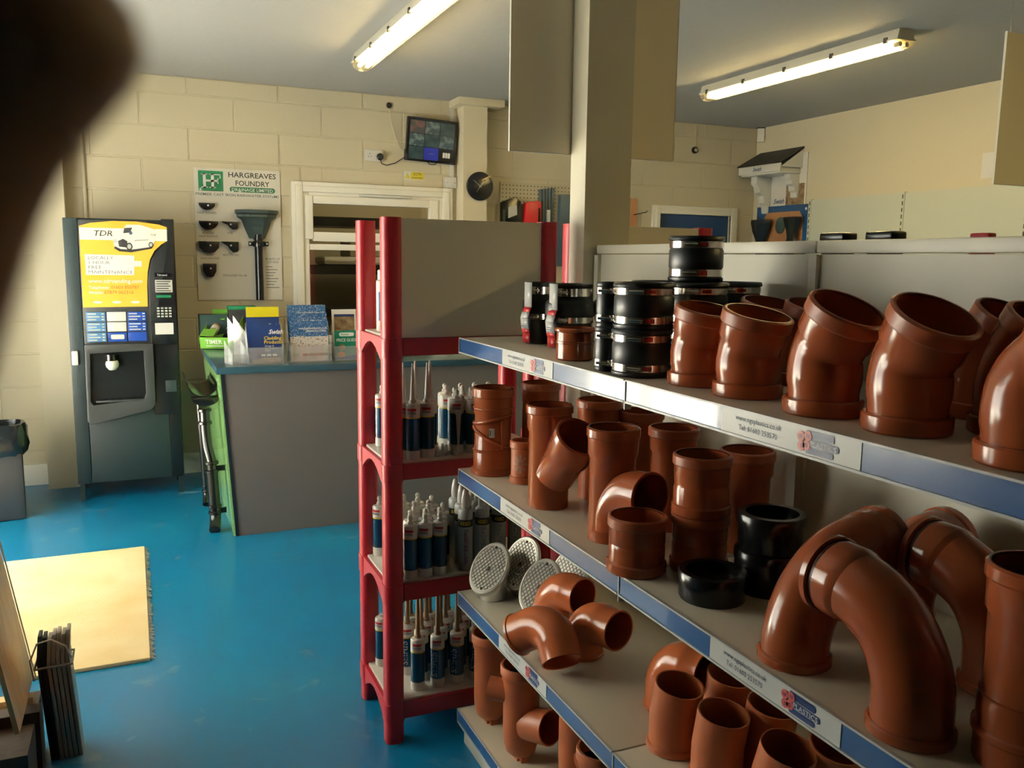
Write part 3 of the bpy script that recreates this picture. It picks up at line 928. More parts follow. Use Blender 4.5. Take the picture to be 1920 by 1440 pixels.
MB().box(V(-.27), V(.01), -.06, -.016, .655, .668).obj('drip_tray', 'machine_grey', vm, bevel=.003)
for q in range(14):
    MB().box(V(-.255) + q * .019, V(-.255) + q * .019 + .008, -.058, -.02, .6685, .672).obj('grille_bar', 'steel_band', vm)
nz = MB().lathe([(.034, .06), (.040, .04), (.036, .02), (.020, 0)], 16).obj('spout', 'white_plastic', vm, loc=(V(-.165), -.055, .865))
MB().lathe([(.03, 0), (.03, .04)], 16).obj('spout_cap', 'black_plastic', vm, loc=(V(-.172), -.055, .925))
# payment panel details
MB().box(V(.112), V(.215), -.030, -.024, 1.46, 1.485).obj('display', 'screen_dark', vm)
lettering('Tdrvend', .018, 'ink_white', vm, FV(.125, 1.466, -.0308))
MB().box(V(.112), V(.216), -.030, -.024, 1.360, 1.44).obj('instruction_plate', 'tube_grey', vm)
for q in range(5):
    poly_flat(rrect(V(.118), V(.205 - .012 * (q % 2)), -.003, .003, .001, 1), 'ink_black', vm, at(0, -.0306, 1.43 - q * .015) @ FACE_FRONT, 'text_line')
MB().box(V(.115), V(.205), -.034, -.024, 1.325, 1.342).obj('card_slot', 'ink_green', vm)
for r in range(4):
    for c in range(4):
        MB().box(V(.116 + c * .024), V(.132 + c * .024), -.031, -.024, 1.252 - r * .018, 1.262 - r * .018).obj('key_button', 'tube_grey', vm)
MB().box(V(.100), V(.212), -.028, -.017, 1.085, 1.160).obj('paper_notice', 'card_white', vm)
MB().box(V(.148), V(.216), -.022, -.017, .700, .778).obj('coin_return', 'machine_dark', vm, bevel=.003)
kk = MB().box(V(-.398), V(-.360), -.018, 0, .897, .990).obj('lock_handle', 'card_white', vm, bevel=.008)

# ------------------------------------------------------------------ counter
ct = thing('shop_counter', 'grey shop counter with a blue worktop and green end panel', 'counter', (0, 0, 0))
fp = [(.478, 0), (2.38, 0), (2.38, .945), (.424, .945)]
MB().prism(fp, 4.998, 5.03, 0, Matrix(((1, 0, 0, 0), (0, 0, 1, 0), (0, 1, 0, 0), (0, 0, 0, 1)))).obj('front_panel', 'counter_grey', ct)
MB().add([(.462, 4.992, 0), (.480, 4.992, 0), (.426, 4.992, .945), (.408, 4.992, .945), (.462, 5.03, 0), (.480, 5.03, 0), (.426, 5.03, .945), (.408, 5.03, .945)],
         [(0, 1, 2, 3), (4, 7, 6, 5), (0, 3, 7, 4), (1, 5, 6, 2), (3, 2, 6, 7), (0, 4, 5, 1)], 0, None, False).obj('edge_trim', 'counter_edge', ct)
MB().add([(.452, 5.002, .0), (.462, 5.002, 0), (.410, 5.002, .945), (.400, 5.002, .945), (.452, 6.22, 0), (.462, 6.22, 0), (.410, 6.22, .945), (.400, 6.22, .945)],
         [(0, 1, 2, 3), (4, 7, 6, 5), (0, 3, 7, 4), (1, 5, 6, 2), (3, 2, 6, 7), (0, 4, 5, 1)], 0, None, False).obj('end_panel', 'gloss_green', ct)
tp = MB()
tp.prism([(.385, 4.975), (2.40, 4.975), (2.40, 5.55), (1.0, 5.55), (1.0, 6.30), (.385, 6.30)], .946, .985)
tp.obj('worktop', 'counter_top', ct, bevel=.006)
MB().box(.99, 1.0, 5.5, 6.22, 0, .945).box(1.0, 2.38, 5.5, 5.51, 0, .945).obj('back_panel', 'counter_grey', ct)

# rainwater samples fixed at the counter end
def downpipe(label, x, y, top, r, low):
    t = thing('downpipe_sample', label, 'pipe', (x, y, 0))
    return t
dp = downpipe('black offset downpipe sample with collars at the near counter corner', .345, 5.17, .75, .028, .05)
MB().tube([(-.012, .05, .72), (-.012, .05, .60), (-.006, .03, .50), (.010, .0, .42), (.012, 0, .36)], .028, 18).obj('offset_bend', 'black_plastic', dp)
MB().tube([(.012, 0, .36), (.022, 0, .11)], .033, 18).obj('pipe', 'black_plastic', dp)
for z, x in ((.70, -.012), (.625, -.012), (.395, .012), (.345, .012), (.135, .021), (.095, .022)):
    MB().lathe([(.034, 0), (.039, .004), (.039, .016), (.034, .020)], 20).obj('collar', 'black_plastic', dp, loc=(x, .05 if z > .5 else 0, z))
MB().tube([(.022, 0, .10), (.022, -.005, .075), (.018, -.03, .045), (.010, -.075, .02)], .032, 18).obj('shoe', 'black_plastic', dp)
for z in (.37, .115):
    MB().box(.04, .085, -.01, .01, z - .015, z + .015).obj('bracket', 'black_plastic', dp)
d2 = downpipe('thin straight black downpipe sample behind the offset one', .350, 5.72, .72, .018, .05)
MB().tube([(-.02, 0, .74), (.005, 0, .09)], .020, 14).obj('pipe', 'black_plastic', d2)
for z in (.70, .12, .085):
    MB().lathe([(.024, 0), (.027, .004), (.027, .012), (.024, .016)], 16).obj('collar', 'black_plastic', d2, loc=(-.02 + (.74 - z) * .038, 0, z))
MB().tube([(.005, 0, .09), (.005, -.01, .06), (-.002, -.06, .02)], .022, 14).obj('shoe', 'black_plastic', d2)
gt = thing('gutter_sample', 'black half round gutter sample above the downpipes at the counter end', 'gutter', (.325, 5.20, .875))
g = MB()
vs, fs = [], []
N = 16
for yy in (0.0, .52):
    for r in (.085, .079):
        for k in range(N + 1):
            a = PI + PI * k / N
            vs.append((r * math.cos(a), yy, r * math.sin(a)))
n = N + 1
for k in range(N):
    fs += [(k, k + 1, 2 * n + k + 1, 2 * n + k), (n + k, 3 * n + k, 3 * n + k + 1, n + k + 1), (k, n + k, n + k + 1, k + 1), (2 * n + k, 2 * n + k + 1, 3 * n + k + 1, 3 * n + k)]
fs += [(0, 2 * n, 3 * n, n), (N, n + N, 3 * n + N, 2 * n + N)]
g.add(vs, fs)
g.obj('trough', 'black_plastic', gt)
hb = [(-.075, .0), (.075, 0)] + [(.075 * math.cos(-PI * k / 10), .045 * math.sin(-PI * k / 10)) for k in range(1, 10)]
link('outlet', MB().prism(hb, 0, .11).mesh('outlet', 'black_plastic', bevel=.004), gt, M=at(.01, .05, -.085) @ FACE_FRONT)
MB().box(.06, .075, .05, .45, -.06, -.02).obj('fixing_bar', 'black_plastic', gt)

# leaflet holders and boxes on the counter
def leaflet_holder(name, label, x, y, w, h, rz=0.0, tiers=1, lean=.06):
    t = thing(name, label, 'leaflet holder', (x, y, .9855), rz)
    MB().box(-w / 2 - .004, w / 2 + .004, -.055, -.052, 0, h * .34).obj('front_lip', 'clear_acrylic', t)
    MB().box(-w / 2 - .004, w / 2 + .004, -.055, .05, 0, .003).obj('base', 'clear_acrylic', t)
    for s in (-1, 1):
        MB().prism([(-.055, 0), (.05, 0), (.05, h * .8), (-.02, h * .5), (-.055, h * .34)], -.0015, .0015, 0,
                   Matrix(((0, 0, 1, s * (w / 2 + .004)), (1, 0, 0, 0), (0, 1, 0, 0), (0, 0, 0, 1)))).obj('side', 'clear_acrylic', t)
    return t
def leaflet(parent_xy, w, h, z, rz, label, cover, dy=0.0, lean=.08, th=.008):
    t = thing('leaflet', label, 'leaflet', (parent_xy[0], parent_xy[1], z), rz)
    Ml = at(0, dy, 0) @ Matrix.Rotation(-lean, 4, 'X')
    link('pages', MB().box(-w / 2, w / 2, -th / 2, th / 2, 0, h).mesh('pages', cover, bevel=0), t, M=Ml)
    t['_w'] = w
    return t, (lambda x, zz, y=0.0: Ml @ at(x, -th / 2 - .0006 - y, zz) @ FACE_FRONT)
h1 = leaflet_holder('leaflet_holder', 'clear holder of dark blue brochures with a yellow top band', .665, 5.10, .19, .29)
l1, F = leaflet((.665, 5.10), .185, .322, .990, 0, 'dark blue brochure with yellow band at the back of its clear holder', 'card_blue', .030)
poly_flat(rrect(-.092, .092, .262, .321, .0005, 1), 'card_yellow', l1, F(0, 0), 'cover_band')
l2, F = leaflet((.665, 5.10), .175, .258, .990, 0, 'dark blue brochure in the middle of the clear holder', 'card_blue', .005)
lettering('Swish', .036, 'ink_white', l2, F(.02, .200), .03, 'LEFT', shear=.3)
l3, F = leaflet((.672, 5.10), .165, .225, .990, 0, 'front dark blue cladding brochure with yellow title', 'card_blue', -.025)
lettering('Swish', .036, 'ink_white', l3, F(.015, .168), .03, 'LEFT', shear=.3)
lettering('Cladding', .028, 'ink_yellow', l3, F(-.012, .135), .02, 'LEFT')
lettering('Products', .028, 'ink_yellow', l3, F(-.012, .112), .02, 'LEFT')
for i, s in enumerate(('Design &', 'Specification', 'Guide')):
    lettering(s, .014, 'ink_white', l3, F(-.008, .094 - i * .013), 0, 'LEFT')
poly_flat([(-.08, .002), (.08, .002), (.08, .030), (.02, .034), (-.04, .030), (-.08, .018)], 'card_skin', l3, F(0, 0), 'cover_photo')
for i in range(3):
    poly_flat(rrect(-.03 + i * .032, -.005 + i * .032, .040, .052, .002), 'ink_white', l3, F(0, 0), 'cover_mark')
h2 = leaflet_holder('leaflet_holder', 'clear three tier holder of speckled blue leaflets', .925, 5.13, .235, .30)
for i, (dy, hh, lb) in enumerate(((.040, .328, 'speckled blue leaflet in the top tier of its holder'), (.010, .282, 'speckled blue leaflet in the middle tier of its holder'), (-.022, .24, 'speckled blue and white leaflet in the lowest tier of its holder'))):
    ll, F = leaflet((.925, 5.13), .225 if i < 2 else .222, hh, .990, 0, lb, 'card_sky', dy)
    lettering('www.hargreavesfoundry.co.uk', .020, 'ink_white', ll, F(-.06, hh - .052, .0005), .01, 'LEFT', fit=.165)
    if i == 2:
        lettering('DRAINAGE SYSTEMS', .016, 'ink_white', ll, F(-.02, hh - .068, .0005), .01, 'LEFT', fit=.12)
        poly_flat(rrect(-.111, .111, .001, .145, .0005, 1), 'card_white', ll, F(0, 0), 'cover_band')
        poly_flat([(-.105, .085), (.105, .085), (.108, .14), (.06, .148), (0, .14), (-.05, .15), (-.105, .14)], 'card_people', ll, F(0, 0, .0006), 'cover_photo')
        poly_flat(rrect(-.04, .108, .030, .046, .001, 1), 'card_skin', ll, F(0, 0, .0006), 'cover_photo')
        lettering('HF', .026, 'ink_grass', ll, F(-.095, .028, .0006), 0, 'LEFT')
h3 = leaflet_holder('leaflet_holder', 'clear holder of green price guides near the red shelves', 1.15, 5.15, .15, .26)
l4, F = leaflet((1.15, 5.15), .148, .300, .990, 0, 'white leaflet with a photo panel behind the green price guide', 'card_white', .02)
poly_flat(rrect(-.062, .062, .155, .270, .0005, 1), 'photo_brown', l4, F(0, 0), 'cover_photo')
poly_flat(rrect(-.062, .062, .255, .270, .0005, 1), 'ink_navy', l4, F(0, 0, .0006), 'cover_band')
poly_flat(ellipse(-.035, .165, .025, .012), 'ink_orange', l4, F(0, 0, .0006), 'cover_mark')
l5, F = leaflet((1.153, 5.15), .144, .175, .990, 0, 'green price guide with a white logo in the clear holder', 'card_green', -.02)
poly_flat(rrect(-.045, .045, .140, .162, .010), 'ink_white', l5, F(0, 0), 'logo_pill')
lettering('Hunter', .017, 'card_green', l5, F(-.036, .146, .0008), .02, 'LEFT')
lettering('PRICE GUIDE', .026, 'ink_white', l5, F(0, .108), .02, 'CENTER', fit=.125)
poly_flat(ellipse(-.03, .072, .020, .020), 'card_skin', l5, F(0, 0), 'cover_photo')
poly_flat(ellipse(-.035, .030, .026, .018), 'ink_orange', l5, F(0, 0), 'cover_photo')
poly_flat([(-.072, .0), (.072, 0), (.072, .035), (.03, .022), (-.03, .014), (-.072, .012)], 'button_blue', l5, F(0, 0), 'cover_band')
h4 = leaflet_holder('leaflet_holder', 'empty clear holder standing at the near left counter corner', .512, 5.14, .09, .17, math.radians(20))
h5 = leaflet_holder('leaflet_holder', 'tall empty clear holder turned sideways left of the blue brochures', .545, 5.28, .12, .33, math.radians(70))
# green box of cartridges
gb = thing('display_carton', 'open bright green carton of sealant tubes at the back of the counter', 'carton', (.475, 5.98, .9875))
GM = Matrix.Rotation(math.radians(-22), 4, 'Z') @ Matrix.Rotation(math.radians(24), 4, 'X')
gb.matrix_world = at(.475, 5.98, .9875) @ GM
MB().box(-.11, .11, 0, .34, 0, .004).box(-.11, -.106, 0, .34, 0, .085).box(.106, .11, 0, .34, 0, .085).box(-.11, .11, 0, .004, 0, .085).box(-.11, .11, .336, .34, 0, .12).obj('tray', 'box_green', gb)
lettering('TIMER', .045, 'ink_white', gb, at(-.015, -.0008, .038) @ FACE_FRONT, .02, 'CENTER', fit=.11)
poly_flat(rrect(-.07, .05, .020, .025, .001, 1), 'ink_white', gb, at(0, -.0008, 0) @ FACE_FRONT, 'print')
MB().box(-.108, -.02, .03, .12, .080, .084).box(-.108, .0, .235, .336, .095, .099).obj('lid_flap', 'box_green', gb)
poly_flat(rrect(-.09, -.03, .25, .31, .002, 1), 'card_white', gb, at(0, 0, .0995), 'print')
for x, m_, lb in ((.055, 'black_plastic', 'black tube with a white label lying in the open green carton'), (-.055, 'nozzle_brown', 'brown tube with a white label lying in the open green carton')):
    c_ = tag(MB().tube([(0, 0, 0), (0, .15, 0), (0, .152, 0), (0, .22, 0)], [.027, .027, .021, .021], 16).obj('sealant_tube', m_), lb, 'sealant tube')
    c_.matrix_world = at(.475, 5.98, .9875) @ GM @ at(x, .06, .055)
    MB().tube([(0, .085, 0), (0, .125, 0)], .0277, 16).obj('tube_label', 'bottle_label', c_)
bx = thing('carton', 'dark teal carton standing behind the green carton on the counter', 'carton', (.47, 6.2, .9855), math.radians(4))
MB().box(-.09, .09, -.05, .05, 0, .22).obj('box_body', 'box_dark', bx, bevel=.003)
lettering('BUILDER', .03, 'ink_grey', bx, at(0, -.0505, .15) @ FACE_FRONT, .01, 'CENTER', fit=.12)
bx2 = thing('carton', 'black carton with white print in the corner of the counter', 'carton', (.66, 6.21, .9855))
MB().box(-.09, .09, -.05, .05, 0, .27).obj('box_body', 'black_matt', bx2, bevel=.003)
MB().box(-.092, .092, -.052, .052, .25, .275).obj('lid', 'ink_green', bx2, bevel=.003)

# ------------------------------------------------------------------ bin, mat, timber on the left
bn = thing('waste_bin', 'grey bin with a black bag folded over its rim by the wall', 'bin', (-.83, 5.88, 0), math.radians(6))
MB().prism([(-.155, -.115), (.145, -.115), (.145, .12), (-.155, .12)], 0, .50).obj('bin_body', 'bin_steel', bn, bevel=.02)
bl = MB()
vs, fs = [], []
ringz = [(.50, .0, 1.0), (.40, .02, 1.10), (.44, .03, 1.16), (.53, .02, 1.17), (.585, .01, 1.10), (.585, 0, .95), (.50, 0, .88), (.46, 0, .86)]
seg = 28
for i, (z, j, sc) in enumerate(ringz):
    for k_ in range(seg):
        a = 2 * PI * k_ / seg
        c_, s__ = math.cos(a), math.sin(a)
        pw = .5
        ex = .155 * math.copysign(abs(c_) ** pw, c_) * sc
        ey = .12 * math.copysign(abs(s__) ** pw, s__) * sc
        jit = j * (random.random() - .5)
        vs.append((ex + jit, ey + jit, z + (random.random() - .5) * j * 1.6))
for i in range(len(ringz) - 1):
    for k_ in range(seg):
        l_ = (k_ + 1) % seg
        fs.append((i * seg + k_, i * seg + l_, (i + 1) * seg + l_, (i + 1) * seg + k_))
bl.add(vs, fs)
bl.obj('bin_bag', 'bin_bag', bn, sharp=60)

mt = thing('door_mat', 'golden coir door mat lying on the blue floor', 'mat', (-.55, 4.23, 0), math.radians(0.3))
MB().box(-.53, .53, -.72, .72, 0, .016).obj('pile', 'coir', mt, bevel=.004)
fr_ = MB()
for i in range(150):
    y = -.715 + 1.43 * i / 149
    L_ = random.uniform(.008, .026)
    fr_.add([(.53, y, .010), (.53, y + .008, .010), (.53 + L_, y + .008 + random.uniform(-.008, .008), .002), (.53 + L_ * .7, y, .002)], [(0, 1, 2, 3)])
tag(fr_.obj('frayed_edge', 'coir_edge', mt), None, None, None, 'stuff')

st = thing('timber_stand', 'pale pine display board leaning on a dark stand beside the mat', 'display stand', (-.36, 2.83, 0))
# local: leaning board, foot at x=0, top at x=-.07
def leanbox(x0, z0, x1, z1, th, y0, y1):
    dx, dz = x1 - x0, z1 - z0
    L_ = math.hypot(dx, dz)
    nx, nz = -dz / L_ * th, dx / L_ * th
    vs = [(x0, y, z0) for y in (y0, y1)] + [(x1, y, z1) for y in (y0, y1)] + [(x1 + nx, y, z1 + nz) for y in (y0, y1)] + [(x0 + nx, y, z0 + nz) for y in (y0, y1)]
    return MB().add(vs, [(0, 1, 3, 2), (2, 3, 5, 4), (4, 5, 7, 6), (6, 7, 1, 0), (0, 2, 4, 6), (1, 7, 5, 3)], 0, None, False)
leanbox(0, .25, -.075, .73, .014, -.205, .17).obj('board', 'pine', st, bevel=.003)
leanbox(.003, .245, -.073, .735, -.003, .164, .174).obj('edge_strip', 'white_trim', st)
MB().box(-.10, .012, .02, .06, .20, .246).obj('batten', 'pine', st, bevel=.003)
MB().box(-.22, .02, -.24, .16, 0, .20).obj('stand_base', 'dark_wood', st, bevel=.004)
MB().box(-.20, .035, -.06, .0, .02, .235).obj('bracket', 'dark_wood', st, bevel=.004)
leanbox(-.26, .15, -.20, .62, .014, -.205, -.10).obj('rear_leg', 'pine', st, bevel=.003)
bd = thing('trim_bundle', 'tied bundle of grey and black trim strips standing by the mat', 'bundle', (-.275, 2.93, 0), math.radians(0))
for i in range(7):
    x = -.042 + i * .0135
    m_ = 'black_matt' if i < 2 else 'trim_strip'
    z1 = .405 - .006 * (i % 3) + (.01 if i > 3 else 0)
    o = MB()
    o.add([(x, -.035, 0), (x + .0105, -.035, 0), (x + .0105, .05, 0), (x, .05, 0),
           (x - .022, -.035, z1 - .07), (x - .0115, -.035, z1 - .07), (x - .0115, .05, z1 - .07), (x - .022, .05, z1 - .07),
           (x - .018, .0, z1), (x - .0075, .0, z1), (x - .0075, .055, z1), (x - .018, .055, z1)],
          [(0, 3, 2, 1), (0, 1, 5, 4), (1, 2, 6, 5), (2, 3, 7, 6), (3, 0, 4, 7), (4, 5, 9, 8), (5, 6, 10, 9), (6, 7, 11, 10), (7, 4, 8, 11), (8, 9, 10, 11)], 0, None, False)
    o.obj('trim_strip', m_, bd, bevel=.0008)
MB().tube([(-.075, -.02, .27), (-.082, -.03, .34), (-.06, -.03, .395), (-.02, -.035, .405), (.02, -.042, .38), (.035, -.045, .34)], .0028, 8).obj('cord', 'cord_white', bd)
MB().tube([(-.070, -.041, .315), (-.03, -.042, .318), (.035, -.042, .318), (.036, .05, .325), (-.066, .055, .325), (-.070, -.041, .315)], .004, 6).obj('strap', 'trim_strip', bd)

# ------------------------------------------------------------------ gondola shelving
GX, PX = .917, 1.396
SH = (1.359, .942, .533, .126)
go = thing('gondola_shelving', 'long cream shelving unit with blue label strips and brown pipe fittings', 'shelving', (0, 0, 0))
def strip_mesh(L):
    b = MB()
    b.box(0, .002, -L + .003, -.003, -.044, -.002)
    return b
def label_strip(yl, yr, z, ins):
    L = yl - yr
    s = link('label_strip', strip_mesh(L).mesh('label_strip', 'strip_blue'), go, (GX - .002, yl, z))
    lip = MB().box(-.003, .004, -L + .003, -.003, -.048, -.044).box(-.003, .004, -L + .003, -.003, -.003, .0005)
    link('lip', lip.mesh('lip', 'strip_lip'), s)
    if ins is None:
        return
    link('label_insert', MB().box(-.0012, 0, -.313, 0, -.0435, -.003).mesh('label_insert', 'label_white'), s, (0, -ins, 0))
    T = lambda dy, z_, x=-.0018: at(x, -ins - dy, z_) @ FACE_AISLE
    lettering('www.ngsplastics.co.uk', .0125, 'ink_grey', s, T(.095, -.0185), .006, 'CENTER')
    lettering('Tel: 01603 253570', .0125, 'ink_grey', s, T(.095, -.034), .006, 'CENTER')
    poly_flat(rrect(.205, .262, -.017, -.005, .004), 'ink_navy', s, T(0, 0), 'logo_bar', .0004)
    poly_flat(rrect(.205, .272, -.0295, -.0185, .004), 'ink_navy', s, T(0, 0), 'logo_bar', .0004)
    poly_flat(rrect(.205, .262, -.0405, -.031, .004), 'ink_navy', s, T(0, 0), 'logo_bar', .0004)
    lettering('PLASTICS', .0115, 'ink_white', s, T(.2145, -.0283, -.0026), .012, 'LEFT', fit=.053)
    for dx, dz, ch in ((-.0075, .0, 'N'), (.0075, .0025, 'N'), (.005, -.012, 'G'), (-.006, -.0145, 'S')):
        poly_flat(ellipse(.203 + dx, -.0165 + dz, .0078, .0078, 16), 'ink_coral', s, T(0, 0, -.0026), 'logo_dot', .0004)
        lettering(ch, .009, 'ink_navy', s, T(.203 + dx, -.0195 + dz, -.0034), .01, 'CENTER')
for z in SH:
    for yl, yr, ins in ((2.5, 1.506, .345), (1.504, .5, .319)):
        MB().box(GX + .001, PX - .002, yr + .002, yl - .001, z - .028, z).obj('shelf', 'shelf_cream', go, bevel=.002)
        label_strip(yl, yr, z, ins)
    MB().box(GX - .004, GX + .012, 1.5035, 1.5065, z - .062, z - .001).obj('joint_bracket', 'strip_lip', go)
    MB().box(GX - .004, GX + .006, 2.4985, 2.5025, z - .05, z - .002).obj('strip_end', 'strip_lip', go)
for yl, yr in ((2.5, 1.502), (1.498, .5)):
    MB().box(PX, PX + .02, yr, yl, .08, 1.622).obj('back_panel', 'gondola_panel', go, bevel=.002)
    MB().box(PX - .004, PX + .028, yr, yl, 1.624, 1.652).obj('top_rail', 'gondola_panel', go, bevel=.004)
    MB().box(PX + .024, PX + .044, yr, yl, .08, 1.622).obj('back_panel', 'gondola_panel', go)
    MB().box(GX + .02, PX, yr + .001, yl - .001, 0, .096).obj('plinth', 'liner_white', go, bevel=.002)
    for z in SH[:1] + SH[3:]:
        MB().box(PX + .046, PX + .49, yr, yl, z - .028, z).obj('rear_shelf', 'shelf_cream', go)
for y in (2.488, 1.5, .512):
    MB().box(PX - .012, PX + .036, y - .012, y + .012, 0, 1.62).obj('upright', 'gondola_panel', go)
MB().box(GX + .025, GX + .05, 2.4995, 2.5025, .0, .09).obj('plinth_end', 'counter_grey', go)

# items on the rear side whose tops show above the panel
for x, y, lb in ((1.60, 1.650, 'black square pipe sample peeping over the shelving, nearer the column'), (1.60, 1.502, 'black square pipe sample peeping over the shelving, farther from the column')):
    o = MB()
    o.box(-.022, .022, -.036, .036, 0, .318).obj('square_pipe', 'black_plastic', None, bevel=.008, loc=(x, y, SH[0]))
    sp = [q for q in COL.objects if q.name.startswith('square_pipe')][-1]
    tag(sp, lb, 'pipe', None)
    MB().box(-.025, .025, -.039, .039, .295, .3185).obj('socket', 'black_plastic', sp, bevel=.006)
o = tag(MB().box(-.012, .012, -.022, .022, 0, .309).obj('carton', 'red_plain', None, bevel=.004, loc=(1.60, 1.25, SH[0])), 'thin red top of a carton just showing over the shelving', 'carton')

# ------------------------------------------------------------------ pipe fittings
class Path:
    """planar path: straight h1 up, arc of angle ang (radius R) toward azimuth az, straight h2."""
    def __init__(self, h1, ang, R, h2, az=0.0, tilt=None):
        self.h1, self.ang, self.R, self.h2 = h1, ang, R, h2
        self.u = Vector((math.cos(az), math.sin(az), 0))
        self.L1, self.L2 = h1, h1 + R * ang
        self.L = self.L2 + h2
    def at(self, s):
        Z = Vector((0, 0, 1))
        if s <= self.L1:
            return Z * s, Z.copy()
        th = min((s - self.L1) / self.R, self.ang) if self.R > 0 else self.ang
        p = Z * (self.h1 + self.R * math.sin(th)) + self.u * (self.R * (1 - math.cos(th)))
        t = Z * math.cos(th) + self.u * math.sin(th)
        if s > self.L2:
            p = p + t * (s - self.L2)
        return p, t
    def binormal(self):
        return Vector((0, 0, 1)).cross(self.u).normalized() * -1

def pipe(path, knots, wall=.005, seg=32, s0=None, s1=None):
    """hollow swept wall; knots: (s, outer radius)."""
    ss = set(k_[0] for k_ in knots)
    a, b = knots[0][0], knots[-1][0]
    n_arc = max(2, int(path.ang / math.radians(7)))
    for i in range(n_arc + 1):
        q = path.L1 + (path.L2 - path.L1) * i / n_arc
        if a < q < b:
            ss.add(q)
    def rad(s):
        for (sa, ra), (sb, rb) in zip(knots, knots[1:]):
            if sa <= s <= sb:
                return ra + (rb - ra) * ((s - sa) / (sb - sa) if sb > sa else 0)
        return knots[-1][1]
    ss = sorted(ss)
    bn_ = path.binormal()
    rings = [(s, rad(s)) for s in ss] + [(s, rad(s) - wall) for s in reversed(ss)]
    vs, fs = [], []
    for s, r in rings:
        p, t = path.at(s)
        n_ = bn_.cross(t)
        for k_ in range(seg):
            ang = 2 * PI * k_ / seg
            vs.append(p + (n_ * math.cos(ang) + bn_ * math.sin(ang)) * r)
    m_ = len(rings)
    for i in range(m_):
        j = (i + 1) % m_
        for k_ in range(seg):
            l_ = (k_ + 1) % seg
            fs.append((i * seg + k_, i * seg + l_, j * seg + l_, j * seg + k_))
    return MB().add(vs, fs)

BR, BD = 'brown_plastic', 'brown_dull'
def ring(path, s0, s1, r, parent, m=BR, name='socket_rim', wall=.007, M=None):
    e = min(.003, (s1 - s0) * .3)
    o = pipe(path, [(s0, r - .003), (s0 + e, r), (s1 - e, r), (s1, r - .0035)], wall if wall != .007 else .0035).obj(name, m, parent)
    if wall == .007:
        pipe(path, [(s0, r - .003), (s1 - e * 1.3, r - .0032)], .0035).obj('seal_lip', m, o)
    if M is not None:
        o.matrix_local = M
    return o

def socket_bend(label, x, y, z, deg, az, h1=.085, h2=.075, R=.05, group=None, m=BR, flange=True, top=True):
    t = thing('pipe_bend', label, 'pipe bend', (x, y, z), 0, group)
    p = Path(h1, math.radians(deg), R, h2, math.radians(az))
    L = p.L
    kn = [(0, .0555), (h1 * .45, .0555), (h1 * .62, .0585), (h1 * .9, .0585), (p.L1 + R * p.ang * .5, .0560), (p.L2 + h2 * .18, .0562), (p.L2 + h2 * .28, .0602), (L - .004, .0602)] if top else [(0, .055), (L, .055)]
    pipe(p, kn).obj('bend_body', m, t)
    if flange:
        ring(p, 0.0, .027, .0635, t, m, 'spigot_flange', .010)
    if top:
        ring(p, L - .026, L, .0640, t, 'brown_rim')
    return t

# top shelf, front row of bends, tilted toward the near end of the shelf
Z1, Z2, Z3, Z4 = SH
socket_bend('shallow brown pipe bend right of the tall black coupling stack', 1.024, 1.405, Z1, 13, -80, .075, .068)
socket_bend('shallow brown pipe bend, second along the front of the top shelf', 1.022, 1.255, Z1, 14, -80, .075, .068)
socket_bend('wide mouthed brown bend, third along the front of the top shelf', 1.020, 1.062, Z1, 27, -84, .085, .075)
socket_bend('large brown bend nearest the middle of the top shelf label, mouth facing out', 1.030, .903, Z1, 28, -95, .085, .075)
socket_bend('steep brown bend cut by the right edge, on the top shelf', 1.000, .690, Z1, 42, -70, .080, .08)
for i, (x, y, d, lb) in enumerate(((1.235, 1.47, 13, 'brown bend in the back row of the top shelf beside the couplings'), (1.235, 1.335, 14, 'brown bend in the back row of the top shelf, behind the second front bend'),
                                   (1.235, 1.09, 27, 'brown bend in the back row of the top shelf, behind the largest mouth'), (1.25, .945, 27, 'brown bend in the back row against the panel, left of the large rear mouth'),
                                   (1.165, .83, 28, 'large brown bend behind the largest mouth on the top shelf'), (1.30, .79, 27, 'brown bend at the back of the top shelf by the right edge'))):
    socket_bend(lb, x, y, Z1, d, -84, .078, .072)

